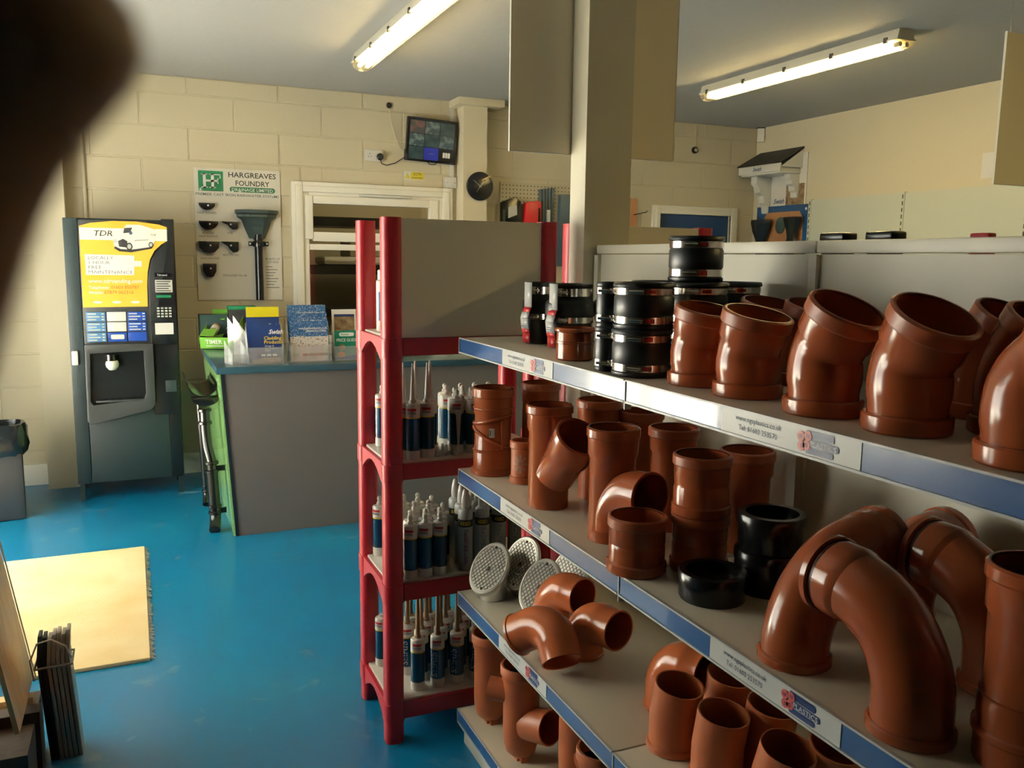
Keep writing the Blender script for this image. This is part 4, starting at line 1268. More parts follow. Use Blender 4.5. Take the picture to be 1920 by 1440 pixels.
# rubber couplings
def coupling(label, x, y, z, r, h, rz=0.0, kind='straight', group=None):
    t = thing('rubber_coupling', label, 'coupling', (x, y, z), rz, group)
    k_ = r / .065
    b = r * .945
    if kind == 'straight':
        pr = [(r * .97, 0), (r, .003), (r, .009), (b, .011), (b, .028 * h / .1), (r * .985, .032 * h / .1), (r * .985, h * .68), (b, h * .72), (b, h - .011), (r * 1.02, h - .009), (r * 1.02, h - .003), (r * .98, h)]
        bands = [(b, .012, .027 * h / .1), (b, h * .74, h - .012)]
    else:
        pr = [(r * .84, 0), (r * .86, .004), (r * .86, h * .40), (r * .90, h * .42), (r * .90, h * .48), (r * .97, h * .50), (r, h * .53), (r, h * .68), (r * .97, h * .71), (r * .86, h * .74), (r * .84, h * .82), (r * .84, h * .93), (r * .88, h * .95), (r * .87, h)]
        bands = [(r * .90, h * .40, h * .50), (r * .85, h * .81, h * .93)]
    inner = [(r * .80, h), (r * .78, h * .9), (r * .78, 0)]
    MB().lathe(pr + inner, 36, loop=True).obj('sleeve', 'black_rubber', t, sharp=50)
    for br, z0, z1 in bands:
        bd_ = MB().lathe([(br + .0002, z0), (br + .0022, z0), (br + .0022, z1), (br + .0002, z1)], 36, loop=True).obj('clamp_band', 'steel_band', t)
        sc = MB().box(-.010, .010, -.0035, .004, z0 + .002, z1 - .002)
        sc.lathe([(.0036, -.017), (.0036, .014)], 10, M=at(0, -.0025, (z0 + z1) / 2) @ Matrix.Rotation(PI / 2, 4, 'Y'))
        so_ = sc.obj('clamp_screw', 'steel_band', bd_, bevel=.001)
        so_.matrix_local = Matrix.Rotation(math.radians(-12), 4, 'Z') @ at(0, -br - .003, 0)
        if kind == 'straight' and r > .04:
            pr_ = MB()
            for q in range(6):
                a0, a1 = math.radians(4 + q * 3), math.radians(4 + q * 3 + 2.6)
                R_ = br + .0026
                pr_.add([(R_ * math.sin(a), -R_ * math.cos(a), zz) for zz in (z0 + .003, z1 - .003) for a in (a0, a1)], [(0, 1, 3, 2)])
            pr_.obj('red_print', 'ink_red', bd_)
    return t
VIEW_RZ = math.radians(-33)
def card_tag(parent, r, h):
    """folded shop card hanging on the left of a coupling."""
    pts = [(h, .0), (h * .60, 0), (h * .52, .006), (h * .42, .012), (h * .25, .008), (h * .18, .004), (.004, .004)]
    c = MB()
    W = .021
    vs, fs, = [], []
    for z_, o_ in pts:
        for s in (-1, 1):
            vs.append((-r * 1.0 - o_ - .004, s * W - .02, z_))
    for i in range(len(pts) - 1):
        fs.append((2 * i, 2 * i + 1, 2 * i + 3, 2 * i + 2))
    for i, f in enumerate(fs):
        c.add(vs, [f], 1 if i in (1, 4, 5) else 0)
    o = c.obj('card_tag', ['card_white', 'ink_red'], parent)
    o.rotation_euler = (0, 0, math.radians(38))
    sm_ = o.modifiers.new('thick', 'SOLIDIFY')
    sm_.thickness = .0008
    M_ = at(-r - .0150, -.02, h * .33) @ FACE_AISLE
    for i in range(3):
        poly_flat(rrect(-.014, .014 - .006 * (i % 2), -.0012, .0012, .0003, 1), 'ink_grey', o, M_ @ at(0, -i * .006, 0), 'text_line')
a_ = coupling('stepped black coupling with a red and white card, leftmost on the top shelf', 1.085, 2.28, Z1, .052, .178, VIEW_RZ, 'step')
card_tag(a_, .048, .178)
a_ = coupling('stepped black coupling with a red and white card behind the brown cap', 1.110, 2.135, Z1, .070, .178, VIEW_RZ, 'step')
card_tag(a_, .064, .178)
coupling('stepped black coupling behind the two carded ones', 1.26, 2.14, Z1, .066, .180, VIEW_RZ, 'step')
cap = thing('pipe_stopper', 'low brown pipe cap in front of the carded couplings', 'pipe cap', (.985, 1.865, Z1))
MB().lathe([(.043, 0), (.046, .003), (.046, .040), (.0475, .041), (.0475, .046), (.046, .047), (.046, .070), (.046, .072), (.041, .072), (.041, .03), (.002, .028)], 36).obj('cap_body', BR, cap)
MB().lathe([(.046, .068), (.051, .071), (.052, .076), (.050, .079), (.043, .079), (.043, .068)], 36, loop=True).obj('cap_rim', BR, cap)
coupling('small black coupling at the bottom of the narrow stack', .957, 1.655, Z1, .030, .098, VIEW_RZ)
coupling('small black coupling at the top of the narrow stack', .960, 1.658, Z1 + .098, .030, .098, VIEW_RZ)
coupling('large black coupling at the bottom of the front stack', .988, 1.565, Z1, .064, .100, VIEW_RZ)
coupling('large black coupling on top of the front stack', .992, 1.568, Z1 + .100, .065, .098, VIEW_RZ)
for i, (x, y, lbs) in enumerate(((1.155, 1.60, ('second', )), (1.30, 1.665, ('third', )), (1.145, 1.745, ('rear', )))):
    w = ('second black stack, behind the small brown bends', 'third black stack, nearest the panel', 'rear black stack, behind the front stack')[i]
    for lev in (0, 1):
        coupling('large black coupling %s the %s' % (('at the bottom of', 'on top of')[lev], w), x, y, Z1 + .099 * lev, .065, .098, VIEW_RZ)
coupling('single large black coupling standing highest on the top shelf', 1.19, 1.665, Z1 + .1975, .063, .103, VIEW_RZ)

# ---- second shelf
def straight_socket(name, label, x, y, z, h, m=BR, collars=(0.0, 1.0), r=.055, cat='pipe fitting', group=None, sr=None):
    """straight fitting: socket at the top, optional one at the bottom."""
    t = thing(name, label, cat, (x, y, z), 0, group)
    k_ = r / .055
    p = Path(h, 0.0001, .01, 0)
    up = h - .062 * k_
    kn = [(0, r), (up, r), (up + .008, r * 1.09), (h - .003, r * 1.09)]
    lowc = 0.0 in collars
    if lowc:
        kn = [(.003, r * 1.09), (.055 * k_, r * 1.09), (.062 * k_, r * 1.06), (up, r * 1.06), (up + .006, r * 1.09), (h - .003, r * 1.09)]
    pipe(p, kn).obj('pipe_body', m, t)
    ring(p, h - .024 * k_, h, r * 1.16, t, 'brown_rim' if m == BR else m)
    if lowc:
        ring(p, 0, .024 * k_, r * 1.16, t, m)
    return t
# oblique collared fitting at the end
ob = thing('oblique_coupling', 'brown coupling with slanting ribs and a white sticker at the shelf end', 'pipe fitting', (.995, 2.415, Z2))
H_ = .27
p0 = Path(H_, .0001, .01, 0)
pipe(p0, [(.003, .061), (.075, .061), (.085, .057), (.185, .057), (.195, .0605), (H_ - .003, .0605)]).obj('pipe_body', BR, ob)
ring(p0, H_ - .030, H_, .066, ob)
ring(p0, 0, .020, .067, ob)
ring(p0, .070, .080, .0635, ob, name='rib')
ring(p0, .202, .212, .0630, ob, name='rib')
def slant_rib(zc, tilt, az):
    pts = []
    for i in range(33):
        a = 2 * PI * i / 32
        pts.append((.0585 * math.cos(a), .0585 * math.sin(a), zc + .0585 * math.tan(tilt) * math.cos(a - az)))
    MB().tube(pts, .0058, 10, caps=False).obj('slanted_rib', BR, ob)
slant_rib(.115, math.radians(-28), math.radians(-33))
slant_rib(.172, math.radians(14), math.radians(-33))
fin = MB().box(-.003, .003, -.010, 0, .085, .175).obj('fin', BR, ob)
fin.matrix_local = Matrix.Rotation(math.radians(5), 4, 'Z') @ at(0, -.056, 0)
def sticker(parent, r, a0, a1, z0, z1, m, name='sticker'):
    b = MB()
    n_ = 6
    vs = []
    for i in range(n_ + 1):
        a = math.radians(a0 + (a1 - a0) * i / n_)
        for zz in (z0, z1):
            vs.append((r * math.sin(a), -r * math.cos(a), zz))
    b.add(vs, [(2 * i, 2 * i + 2, 2 * i + 3, 2 * i + 1) for i in range(n_)])
    return b.obj(name, m, parent)
sticker(ob, .0576, -33, -17, .122, .150, 'card_white')
sticker(ob, .0581, -32, -28, .126, .145, 'ink_green', 'sticker_mark')
sticker(ob, .0581, -26, -19, .126, .145, 'tube_grey', 'sticker_mark')
straight_socket('straight_coupling', 'dark brown coupling behind the ribbed one at the shelf end', 1.165, 2.43, Z2, .275)
sm = thing('small_coupling', 'small orange brown coupling with a pale flower mark', 'pipe fitting', (1.036, 2.275, Z2))
ps_ = Path(.128, .0001, .01, 0)
pipe(ps_, [(.003, .036), (.125, .036)], .004).obj('pipe_body', BD, sm)
ring(ps_, .104, .128, .0395, sm, BD)
ring(ps_, 0, .022, .0395, sm, BD)
fm = MB()
for q in range(8):
    a = q * PI / 4
    a0 = math.radians(-38)
    pts = []
    for t_, w_ in ((.2, .001), (.6, .0045), (1.0, .0045), (1.15, .001)):
        for s in (1, -1):
            u = .020 * t_ * math.cos(a) - s * w_ * math.sin(a)
            v_ = .026 * t_ * math.sin(a) + s * w_ * math.cos(a)
            th = a0 + u / .0366
            pts.append((.0366 * math.sin(th), -.0366 * math.cos(th), .062 + v_))
    fm.add(pts, [(0, 2, 3, 1), (2, 4, 5, 3), (4, 6, 7, 5)])
fm.obj('flower_mark', 'flower_pale', sm)

def branch(parent, M, p, kn, collar=None, m=BR):
    b = pipe(p, kn).obj('branch_pipe', m, parent)
    b.matrix_local = M
    if collar:
        ring(p, p.L - collar, p.L, .064, b, m)
    return b
# Y junction
yj = thing('pipe_junction', 'brown junction with its side socket angled up toward the aisle', 'pipe junction', (1.000, 2.028, Z2))
p1 = Path(.278, .0001, .01, 0)
pipe(p1, [(0, .055), (.205, .055), (.214, .060), (.275, .060)]).obj('main_pipe', BR, yj)
ring(p1, .254, .278, .064, yj)
pb = Path(.21, .0001, .01, 0)
AZ = Vector((.15, -1.0, 0)).normalized()
def tilt_to(az_vec, deg, base):
    ax = Vector((0, 0, 1)).cross(az_vec).normalized()
    return at(*base) @ Matrix.Rotation(math.radians(deg), 4, ax)
branch(yj, tilt_to(AZ, 40, (0, 0, .055)), pb, [(.045, .054), (.125, .054), (.135, .060), (.206, .060)], .022)
# swept tee
te = thing('pipe_junction', 'brown swept tee with a curved branch behind the short front coupling', 'pipe junction', (1.018, 1.722, Z2))
p2 = Path(.272, .0001, .01, 0)
pipe(p2, [(0, .055), (.200, .055), (.208, .060), (.268, .060)]).obj('main_pipe', BR, te)
ring(p2, .248, .272, .064, te)
pe = Path(.015, math.radians(87), .085, .035, math.radians(-78))
bp_ = pipe(pe, [(.0, .052), (pe.L2 - .01, .0555), (pe.L2, .0565), (pe.L, .0565)]).obj('branch_pipe', BR, te)
bp_.matrix_local = at(0, -.018, .03)
ring(pe, pe.L - .006, pe.L, .0585, bp_, BR, 'branch_rim')
straight_socket('straight_coupling', 'short glossy brown coupling at the front edge of the second shelf', .962, 1.515, Z2, .122, collars=(0.0, 1.0), r=.0555)
straight_socket('straight_coupling', 'brown coupling at the bottom of the stack behind the front coupling', 1.095, 1.475, Z2, .125, r=.0545)
straight_socket('straight_coupling', 'brown coupling on top of the stack behind the front coupling', 1.092, 1.472, Z2 + .125, .130, r=.0545)
straight_socket('pipe_length', 'tall brown socket pipe behind the junction on the second shelf', 1.17, 2.06, Z2, .278, collars=(1.0,))
straight_socket('pipe_length', 'tall brown socket pipe deep behind the swept tee', 1.27, 2.00, Z2, .25, collars=(1.0,))
straight_socket('pipe_length', 'tall brown socket pipe in shadow behind the swept tee', 1.205, 1.745, Z2, .255, collars=(1.0,))
straight_socket('pipe_length', 'dark brown socket pipe in deep shadow beside the coupling stack', 1.270, 1.545, Z2, .235, collars=(1.0,))
tag(MB().lathe([(.010, 0), (.010, .06), (.016, .075), (.016, .21), (.010, .22)], 14).obj('short_spigot', BD, None, loc=(1.085, 1.885, Z2)), 'thin brown spigot between the junction and the tee', 'pipe fitting')
def black_cap(label, x, y, z, r, h):
    t = thing('end_cap', label, 'pipe cap', (x, y, z))
    MB().lathe([(r * .97, 0), (r, .004), (r, h - .02)], 40).obj('cap_body', 'black_plastic', t)
    MB().lathe([(r * .9, h - .0201), (r * 1.03, h - .02), (r * 1.03, h - .003), (r, h), (r * .8, h), (r * .8, h - .0201)], 40, loop=True).obj('cap_rim', 'black_plastic', t)
    return t
black_cap('wide flat black cap near the front edge of the second shelf', 1.022, 1.328, Z2, .066, .056)
black_cap('black cap at the bottom of the dark stack by the arched bends', 1.155, 1.325, Z2, .066, .085)
black_cap('black cap on top of the dark stack by the arched bends', 1.16, 1.325, Z2 + .085, .066, .075)
black_cap('small black cap half hidden by the nearer arched bend', 1.085, 1.155, Z2, .040, .070)

def long_bend(label, x, y, z, az, h1, R, h2, m=BR, seal=False):
    t = thing('pipe_bend', label, 'pipe bend', (x, y, z))
    p = Path(h1, math.radians(88), R, h2, math.radians(az))
    kn = [(0, .0555), (.02, .0555), (p.L - .05, .0555)]
    pipe(p, kn).obj('bend_body', m, t)
    ring(p, 0.0, .018, .0605, t, m, 'spigot_flange', .008)
    pipe(p, [(p.L - .052, .0555), (p.L - .044, .0595), (p.L - .012, .0595)]).obj('socket', m, t)
    if seal:
        ring(p, p.L - .012, p.L - .004, .0575, t, 'black_rubber', 'seal_ring')
        ring(p, p.L - .004, p.L + .012, .063, t, m)
    else:
        ring(p, p.L - .012, p.L + .008, .063, t, m)
    return t
long_bend('long arched brown bend leaning back beside the black caps', .985, 1.052, Z2, 5, .018, .158, .042)
long_bend('long arched brown bend with a black seal ring nearest the shelf edge', .982, .812, Z2, 91, .048, .128, .036, seal=True)
long_bend('long arched brown bend in shadow with its mouth toward the panel', 1.215, 1.045, Z2, 3, .075, .09, .02)
long_bend('long arched brown bend in shadow behind the one with the seal ring', 1.215, .850, Z2, 91, .055, .120, .03, seal=True)
# right-hand junction
rj = thing('pipe_junction', 'tall brown junction cut by the right edge on the second shelf', 'pipe junction', (1.06, .700, Z2))
p3 = Path(.275, .0001, .01, 0)
pipe(p3, [(0, .0595), (.085, .0595), (.095, .0555), (.205, .0555), (.213, .060), (.271, .060)]).obj('main_pipe', BR, rj)
ring(p3, .253, .275, .064, rj)
ring(p3, .090, .096, .0585, rj, name='rib')
ring(p3, .038, .052, .064, rj, name='lower_rim')
branch(rj, tilt_to(Vector((.2, -1, 0)).normalized(), 45, (0, 0, .06)), Path(.2, .0001, .01, 0), [(.03, .054), (.13, .054), (.14, .060), (.196, .060)], .022)

# ---- third shelf
def eye_cover(label, x, y, z, rz, lean=52):
    t = thing('rodding_eye', label, 'drain cover', (x, y, z), rz)
    MB().lathe([(.044, 0), (.045, .002), (.045, .055), (.047, .07), (.047, .075)], 28).obj('barrel', 'galvanised', t)
    ax = Matrix.Rotation(math.radians(-lean), 4, 'Y')
    Mx = at(-.018, 0, .098) @ ax
    sh_ = MB().lathe([(.050, -.035), (.066, -.010), (.070, -.006), (.070, .006), (.067, .009), (.001, .009)], 36)
    o = sh_.obj('cover_plate', 'cast_alloy', t)
    o.matrix_local = Mx @ Matrix.Diagonal((1.28, .92, 1, 1))
    gr = MB()
    for i in range(-5, 6):
        L_ = math.sqrt(max(0, .058 ** 2 - (i * .010) ** 2))
        if L_ > .01:
            for rot in (45, -45):
                Mr = Matrix.Rotation(math.radians(rot), 4, 'Z')
                gr.box(-L_, L_, i * .010 - .0009, i * .010 + .0009, .008, .0108, 0, Mr)
    gr.obj('tread_pattern', 'tread_shade', o)
    MB().lathe([(.061, .0085), (.0635, .0085), (.0635, .0112), (.061, .0112)], 36, loop=True).obj('raised_rim', 'cast_alloy', o)
    for s in (-1, 1):
        MB().lathe([(.0035, .009), (.0035, .0122)], 10, (s * .055, 0, 0)).obj('screw', 'hole_dark', o)
    MB().box(-.008, .002, -.006, .004, .0105, .0118).obj('key_slot', 'hole_dark', o)
    return t
eye_cover('tilted alloy drain cover nearest the end of the third shelf', 1.000, 2.415, Z3, math.radians(38), 48)
eye_cover('tilted alloy drain cover right behind the end one', 1.115, 2.42, Z3, math.radians(30), 60)
eye_cover('tilted alloy drain cover between the end one and the orange bends', 1.085, 2.22, Z3, math.radians(36), 50)
eye_cover('tilted alloy drain cover half hidden under the shelf strip', 1.21, 2.27, Z3, math.radians(30), 58)

def elbow(label, x, y, z, az, h1=.045, R=.075, h2=.055, deg=88, m=BD, M=None, group=None, lip=True):
    t = thing('pipe_elbow', label, 'pipe elbow', (x, y, z), 0, group)
    p = Path(h1, math.radians(deg), R, h2, math.radians(az))
    o = pipe(p, [(0, .0555), (p.L1, .0555), (p.L2, .0555), (p.L2 + .003, .0545), (p.L, .0545)], .0045).obj('elbow_body', m, t)
    if lip:
        ring(p, 0, .012, .0585, t, m, 'end_lip', .006)
    if M is not None:
        t.matrix_world = M
    return t
elbow('orange brown elbow at the back with its mouth toward the aisle end', 1.085, 2.165, Z3, -72, .035, .085, .045, m='brown_orange')
# front elbow lying on both ends, mouth to the aisle
th = elbow('orange brown elbow lying tipped at the shelf edge in front of two others', 0, 0, 0, 0, .055, .075, .045, m='brown_orange')
eb_, ea_ = Vector((-.12, -.70, -.71)).normalized(), Vector((.54, -.65, .54)).normalized()
ey_ = ea_.cross(eb_).normalized()
th.matrix_world = Matrix(((eb_.x, ey_.x, ea_.x, .905), (eb_.y, ey_.y, ea_.y, 2.013), (eb_.z, ey_.z, ea_.z, .590), (0, 0, 0, 1)))
elbow('orange brown elbow behind the tipped one, mouth facing right', 1.080, 1.955, Z3, -75, .030, .08, .055, m='brown_orange')
elbow('orange brown elbow standing at the left of the stub cluster', 1.135, 1.625, Z3, -75, .055, .075, .045, m='brown_orange')
def stub(label, x, y, z, az, deg=10, h1=.07, h2=.075, m=BD):
    t = thing('pipe_stub', label, 'pipe fitting', (x, y, z))
    p = Path(h1, math.radians(deg), .05, h2, math.radians(az))
    pipe(p, [(.004, .0535), (p.L, .0535)], .0035).obj('stub_body', m, t)
    ring(p, 0, .016, .0585, t, m, 'end_lip', .008)
    return t
stub('leaning brown pipe stub with a base lip, front left of the cluster', 1.048, 1.475, Z3, -75, 10)
stub('leaning brown pipe stub at the front of the cluster by the shelf joint', 1.065, 1.340, Z3, -70, 8)
stub('brown pipe stub behind the leaning front left stub', 1.185, 1.470, Z3, -75, 8)
stub('brown pipe stub in the middle of the cluster under the label strip', 1.185, 1.330, Z3, -75, 8)
stub('brown pipe stub low at the picture bottom, tilted open', 1.095, 1.190, Z3, -80, 14)
stub('brown pipe stub low at the picture bottom, half hidden by the label strip', 1.20, 1.165, Z3, -100, 14)

# ---- bottom shelf: gullies
def gully(label, x, y, z, h, az, outlet=True, rear=False):
    t = thing('drain_gully', label, 'drain trap', (x, y, z))
    pr = [(.012, .008), (.030, .012), (.045, .028), (.052, .055), (.054, .10), (.054, h - .055), (.058, h - .045), (.060, h - .030), (.0635, h - .026), (.0635, h - .003), (.062, h), (.056, h), (.055, h - .03), (.049, h - .05), (.049, .06), (.001, .05)]
    MB().lathe(pr, 36).obj('gully_body', BD, t)
    gr = MB()
    for i in range(-4, 5):
        L_ = math.sqrt(.050 ** 2 - (i * .011) ** 2)
        gr.box(-L_, L_, i * .011 - .0015, i * .011 + .0015, h - .040, h - .036)
        gr.box(i * .011 - .0015, i * .011 + .0015, -L_, L_, h - .040, h - .036)
    gr.obj('grid', 'black_matt', t)
    MB().box(-.012, .012, -.035, .02, 0, .02).obj('foot', BD, t)
    MB().box(-.02, .02, -.02, .03, 0, .012).obj('foot', BD, t)
    if outlet:
        p = Path(.12, .0001, .01, 0)
        o = pipe(p, [(.03, .050), (.12, .050)], .004).obj('outlet', BD, t)
        o.matrix_local = tilt_to(Vector((math.cos(math.radians(az)), math.sin(math.radians(az)), 0)), 78, (0, 0, .115))
    if rear:
        p = Path(.10, .0001, .01, 0)
        o = pipe(p, [(.03, .034), (.10, .034)], .004).obj('rear_inlet', BD, t)
        o.matrix_local = tilt_to(Vector((-.75, .55, 0)).normalized(), 85, (0, 0, .20))
    return t
gully('brown drain gully with a round bottom nearest the shelf end', .988, 2.392, Z4, .300, 20, False)
gully('brown drain gully with an outlet facing the aisle', .993, 2.165, Z4, .295, -68, True, True)
gully('brown drain gully in front of the shelf joint, cut by the picture bottom', 1.075, 1.96, Z4, .290, -68, True)
gully('brown drain gully lowest at the picture bottom', 1.00, 1.70, Z4, .290, -80, True)

# ------------------------------------------------------------------ red plastic shelf units
def red_unit(label, x0, x1, y0, y1, panel_label=None):
    t = thing('plastic_shelf_unit', label, 'shelving', (x0, y0, 0))
    W, D = x1 - x0, y1 - y0
    T = [(.139, .077), (.548, .487), (.950, .893), (1.353, 1.292)]
    pw, pd = .062, .062
    for px in (0, W - pw):
        for py in (0, D - pd):
            b = MB()
            b.prism(rrect(px, px + pw, py, py + pd, .020, 5), 0, 1.725)
            o = b.obj('post', 'red_plastic', t, sharp=25)
            for zt, zb in T:
                MB().prism(rrect(px - .003, px + pw + .003, py - .003, py + pd + .003, .022, 5), zb, zt).obj('post_collar', 'red_plastic', o, sharp=25)
    for zt, zb in T:
        r = MB()
        r.box(pw, W - pw, .004, .016, zb + .006, zt).box(pw, W - pw, D - .016, D - .004, zb + .006, zt)
        for sx in (.004, W - .016):
            pts = [(pd, zt), (D - pd, zt)] + [(D - pd - (D - 2 * pd) * i / 8, zb - .012 + .05 * math.sin(PI * i / 8)) for i in range(9)]
            r.prism(pts, sx, sx + .012, 0, Matrix(((0, 0, 1, 0), (1, 0, 0, 0), (0, 1, 0, 0), (0, 0, 0, 1))))
        sh_ = r.obj('shelf_rim', 'red_plastic', t)
        MB().prism(rrect(.018, W - .018, .018, D - .018, .012, 2), zt - .012, zt + .006).obj('shelf_liner', 'liner_white', sh_, bevel=.003)
    MB().box(pw * .6, W - pw * .6, .012, .024, 1.354, 1.722).obj('back_board', 'panel_beige', t)
    return t
red_unit('red plastic shelf unit full of sealant tubes at the shelving end', .694, 1.290, 2.572, 2.950)
red_unit('red plastic shelf unit mostly hidden behind the square column', 1.352, 1.950, 2.622, 3.000)

# sealant tubes
def cartridge_mesh(body, top, cap, h=.180):
    b = MB()
    b.lathe([(.0225, 0), (.0245, .001), (.0245, .030)], 20, m=1, caps=True)
    b.lathe([(.0244, .030), (.0244, h - .045)], 20, m=0, caps=False)
    b.lathe([(.0246, h - .045), (.0246, h - .041)], 20, m=2, caps=False)
    b.lathe([(.0246, h - .041), (.0246, h - .004), (.022, h), (.010, h + .003), (.010, h + .010)], 20, m=1, caps=True)
    return b.mesh('cartridge', [body, top, cap])
me_blue = cartridge_mesh('tube_blue', 'tube_white', 'ink_yellow')
def arbo_mesh():
    b = MB()
    b.lathe([(.0225, 0), (.0250, .001), (.0250, .155)], 20, m=0)
    b.lathe([(.0252, .155), (.0252, .180)], 20, m=1, caps=False)
    b.lathe([(.0250, .180), (.0250, .205), (.022, .212), (.012, .216), (.012, .222)], 20, m=0)
    return b.mesh('cartridge', ['tube_grey', 'ink_black'])
me_arbo = arbo_mesh()
def nz_mesh(kind):
    b = MB()
    if kind == 'tall':
        b.lathe([(.0125, .183), (.0125, .192), (.0095, .195), (.0032, .310), (.002, .312)], 14)
        return b.mesh('nozzle', 'nozzle_white')
    if kind == 'brown':
        b.lathe([(.0115, .183), (.0115, .190), (.0085, .193), (.0055, .318), (.004, .320)], 14)
        return b.mesh('nozzle', 'nozzle_brown')
    if kind == 'knob':
        b.lathe([(.0095, .183), (.0095, .190), (.0065, .195), (.0085, .203), (.0075, .210), (.003, .214)], 14)
        return b.mesh('nozzle', 'nozzle_white')
    if kind == 'frost':
        b.lathe([(.015, .218), (.016, .235), (.014, .255), (.010, .275), (.006, .282)], 14)
        return b.mesh('nozzle', 'nozzle_frost')
NZ = {k_: nz_mesh(k_) for k_ in ('tall', 'brown', 'knob', 'frost')}
def wrap_text(s, size, r, a0, z, vertical=False, m='ink_white', bold=.01, fit=None):
    me = text_mesh(s, size, bold, 'CENTER')
    xs = [v.co.x for v in me.vertices]
    kx = fit / (max(xs) - min(xs)) if fit else 1
    for v in me.vertices:
        x_, y_ = v.co.x * kx, v.co.y
        if vertical == 1: x_, y_ = -y_, x_
        elif vertical == -1: x_, y_ = y_, -x_
        a = math.radians(a0) + x_ / r
        v.co = Vector((r * math.sin(a), -r * math.cos(a), z + y_))
    me.materials.append(MATS[m])
    return me
def band_mesh(r, a0, a1, z0, z1, m):
    b = MB()
    n_ = 8
    vs = []
    for i in range(n_ + 1):
        a = math.radians(a0 + (a1 - a0) * i / n_)
        vs += [(r * math.sin(a), -r * math.cos(a), z0), (r * math.sin(a), -r * math.cos(a), z1)]
    b.add(vs, [(2 * i, 2 * i + 2, 2 * i + 3, 2 * i + 1) for i in range(n_)])
    return b.mesh('red_flash', m)
me_flash = band_mesh(.0249, -36, 36, .160, .168, 'ink_red')
me_soudal = wrap_text('SOUDAL', .011, .0250, 0, .150, m='ink_black', bold=.02, fit=.030)
me_silirub = wrap_text('Silirub', .030, .0248, 0, .082, 1, 'tube_grey', .0, fit=.088)
me_arbo1 = wrap_text('ARBO', .020, .0256, 0, .161, m='ink_yellow', bold=.03, fit=.036)
me_arbosil = wrap_text('ARBOSIL 1000', .013, .0253, -8, .082, -1, 'ink_magenta', .01, fit=.115)
me_small = band_mesh(.0247, -30, 10, .032, .038, 'ink_black')
me_lines = None
def lines_mesh():
    b = MB()
    for c in range(3):
        for q in range(9):
            if (q * 7 + c * 3) % 5 == 0:
                continue
            a0, a1 = math.radians(-6 + c * 12), math.radians(-2 + c * 12)
            z0 = .03 + q * .0135
            b.add([(.0253 * math.sin(a), -.0253 * math.cos(a), zz) for zz in (z0, z0 + .010) for a in (a0, a1)], [(0, 1, 3, 2)])
    return b.mesh('small_print', 'ink_grey')
me_lines = lines_mesh()
def tube(label, x, y, z, kind, nozzle, rz=0.0, group=None, text=None):
    t = thing('sealant_tube', label, 'sealant tube', (x, y, z), rz, group)
    link('cartridge', me_blue if kind == 'blue' else me_arbo, t)
    if nozzle:
        link('nozzle', NZ[nozzle], t)
    if kind == 'blue':
        link('red_flash', me_flash, t)
        link('lettering', me_soudal, t)
        if text == 'silirub':
            link('lettering', me_silirub, t)
        else:
            link('print_band', me_small, t)
    else:
        link('lettering', me_arbo1, t)
        link('small_print', me_lines, t)
        if text == 'arbosil':
            link('lettering', me_arbosil, t)
    return t
T2, T3, T4, T1 = .956, .554, .145, 1.359
ORD = ('first', 'second', 'third', 'fourth', 'fifth', 'sixth', 'seventh', 'eighth')
G1 = 'tubes with tall white nozzles on the upper red shelf'
for x, y, w in ((.775, 2.645, 'nearest the front post'), (.800, 2.622, 'foremost, beside the post'), (.852, 2.632, 'foremost, farther right'), (.826, 2.680, 'just behind the two foremost'), (.775, 2.70, 'rearmost by the post'), (.878, 2.685, 'rearmost at the right')):
    tube('tall nozzled blue tube on the upper red shelf, ' + w, x, y, T2, 'blue', 'tall', math.radians(-25), G1)
tube('blue and white tube on the upper red shelf left of the front post', .760, 2.85, T2, 'blue', 'knob', math.radians(-40))
G2 = 'capped tubes grouped behind the ribbed coupling'
for i in range(4):
    for j in range(4):
        tube('capped blue tube behind the ribbed coupling, %s from left in the %s row back' % (ORD[i], ORD[j]), .965 + i * .052 + (j % 2) * .012, 2.645 + j * .052 + .018 * (i == 0), T2, 'blue', 'knob', math.radians(-20 + 7 * ((i * 3 + j) % 4)), G2)
hn = tag(MB().lathe([(.003, -.075), (.0085, .03), (.0115, .034), (.0115, .045)], 12).obj('loose_nozzle', 'nozzle_white', None, loc=(.957, 2.622, T2 + .104)), 'upside down white nozzle hung in front of the capped tubes', 'nozzle')
for i, (x, y) in enumerate(((.915, 2.66), (.935, 2.645), (.920, 2.635), (.90, 2.68), (.945, 2.62), (.905, 2.625), (.885, 2.625))):
    tag(MB().lathe([(.011, 0), (.011, .012), (.006, .016), (.005, .032), (.003, .034)], 12).obj('plastic_stopper', 'frosted_plastic', None, loc=(x, y, T2 + .0005)), 'small clear plastic cap loose on the upper red shelf', 'cap', 'loose clear caps on the upper red shelf')
G3 = 'knob capped tubes crowded on the middle red shelf'
for i in range(5):
    for j in range(6):
        x, y = .790 + i * .0515 + (j % 2) * .020 - .004 * j, 2.622 + j * .0495
        if x > .942: continue
        tube('knob capped tube crowded on the middle red shelf, %s from left, %s row back' % (ORD[i], ORD[j]), x, y, T3, 'blue', 'knob', math.radians(-30 + 11 * ((i * 5 + j * 3) % 5)), G3)
tube('blue tube on the middle red shelf left of the front post', .755, 2.88, T3, 'blue', 'knob', math.radians(-50))
tag(MB().tube([(0, 0, 0), (-.012, 0, .09)], [.005, .003], 8).obj('loose_nozzle', 'ink_yellow', None, loc=(.760, 2.605, T3 + .012)), 'slim yellow tipped nozzle stuck beside the front post', 'nozzle')
tube('white tube with magenta lettering and a frosted nozzle on the middle red shelf', .985, 2.625, T3, 'arbo', 'frost', math.radians(-22), None, 'arbosil')
G4 = 'white tubes with black bands on the middle red shelf'
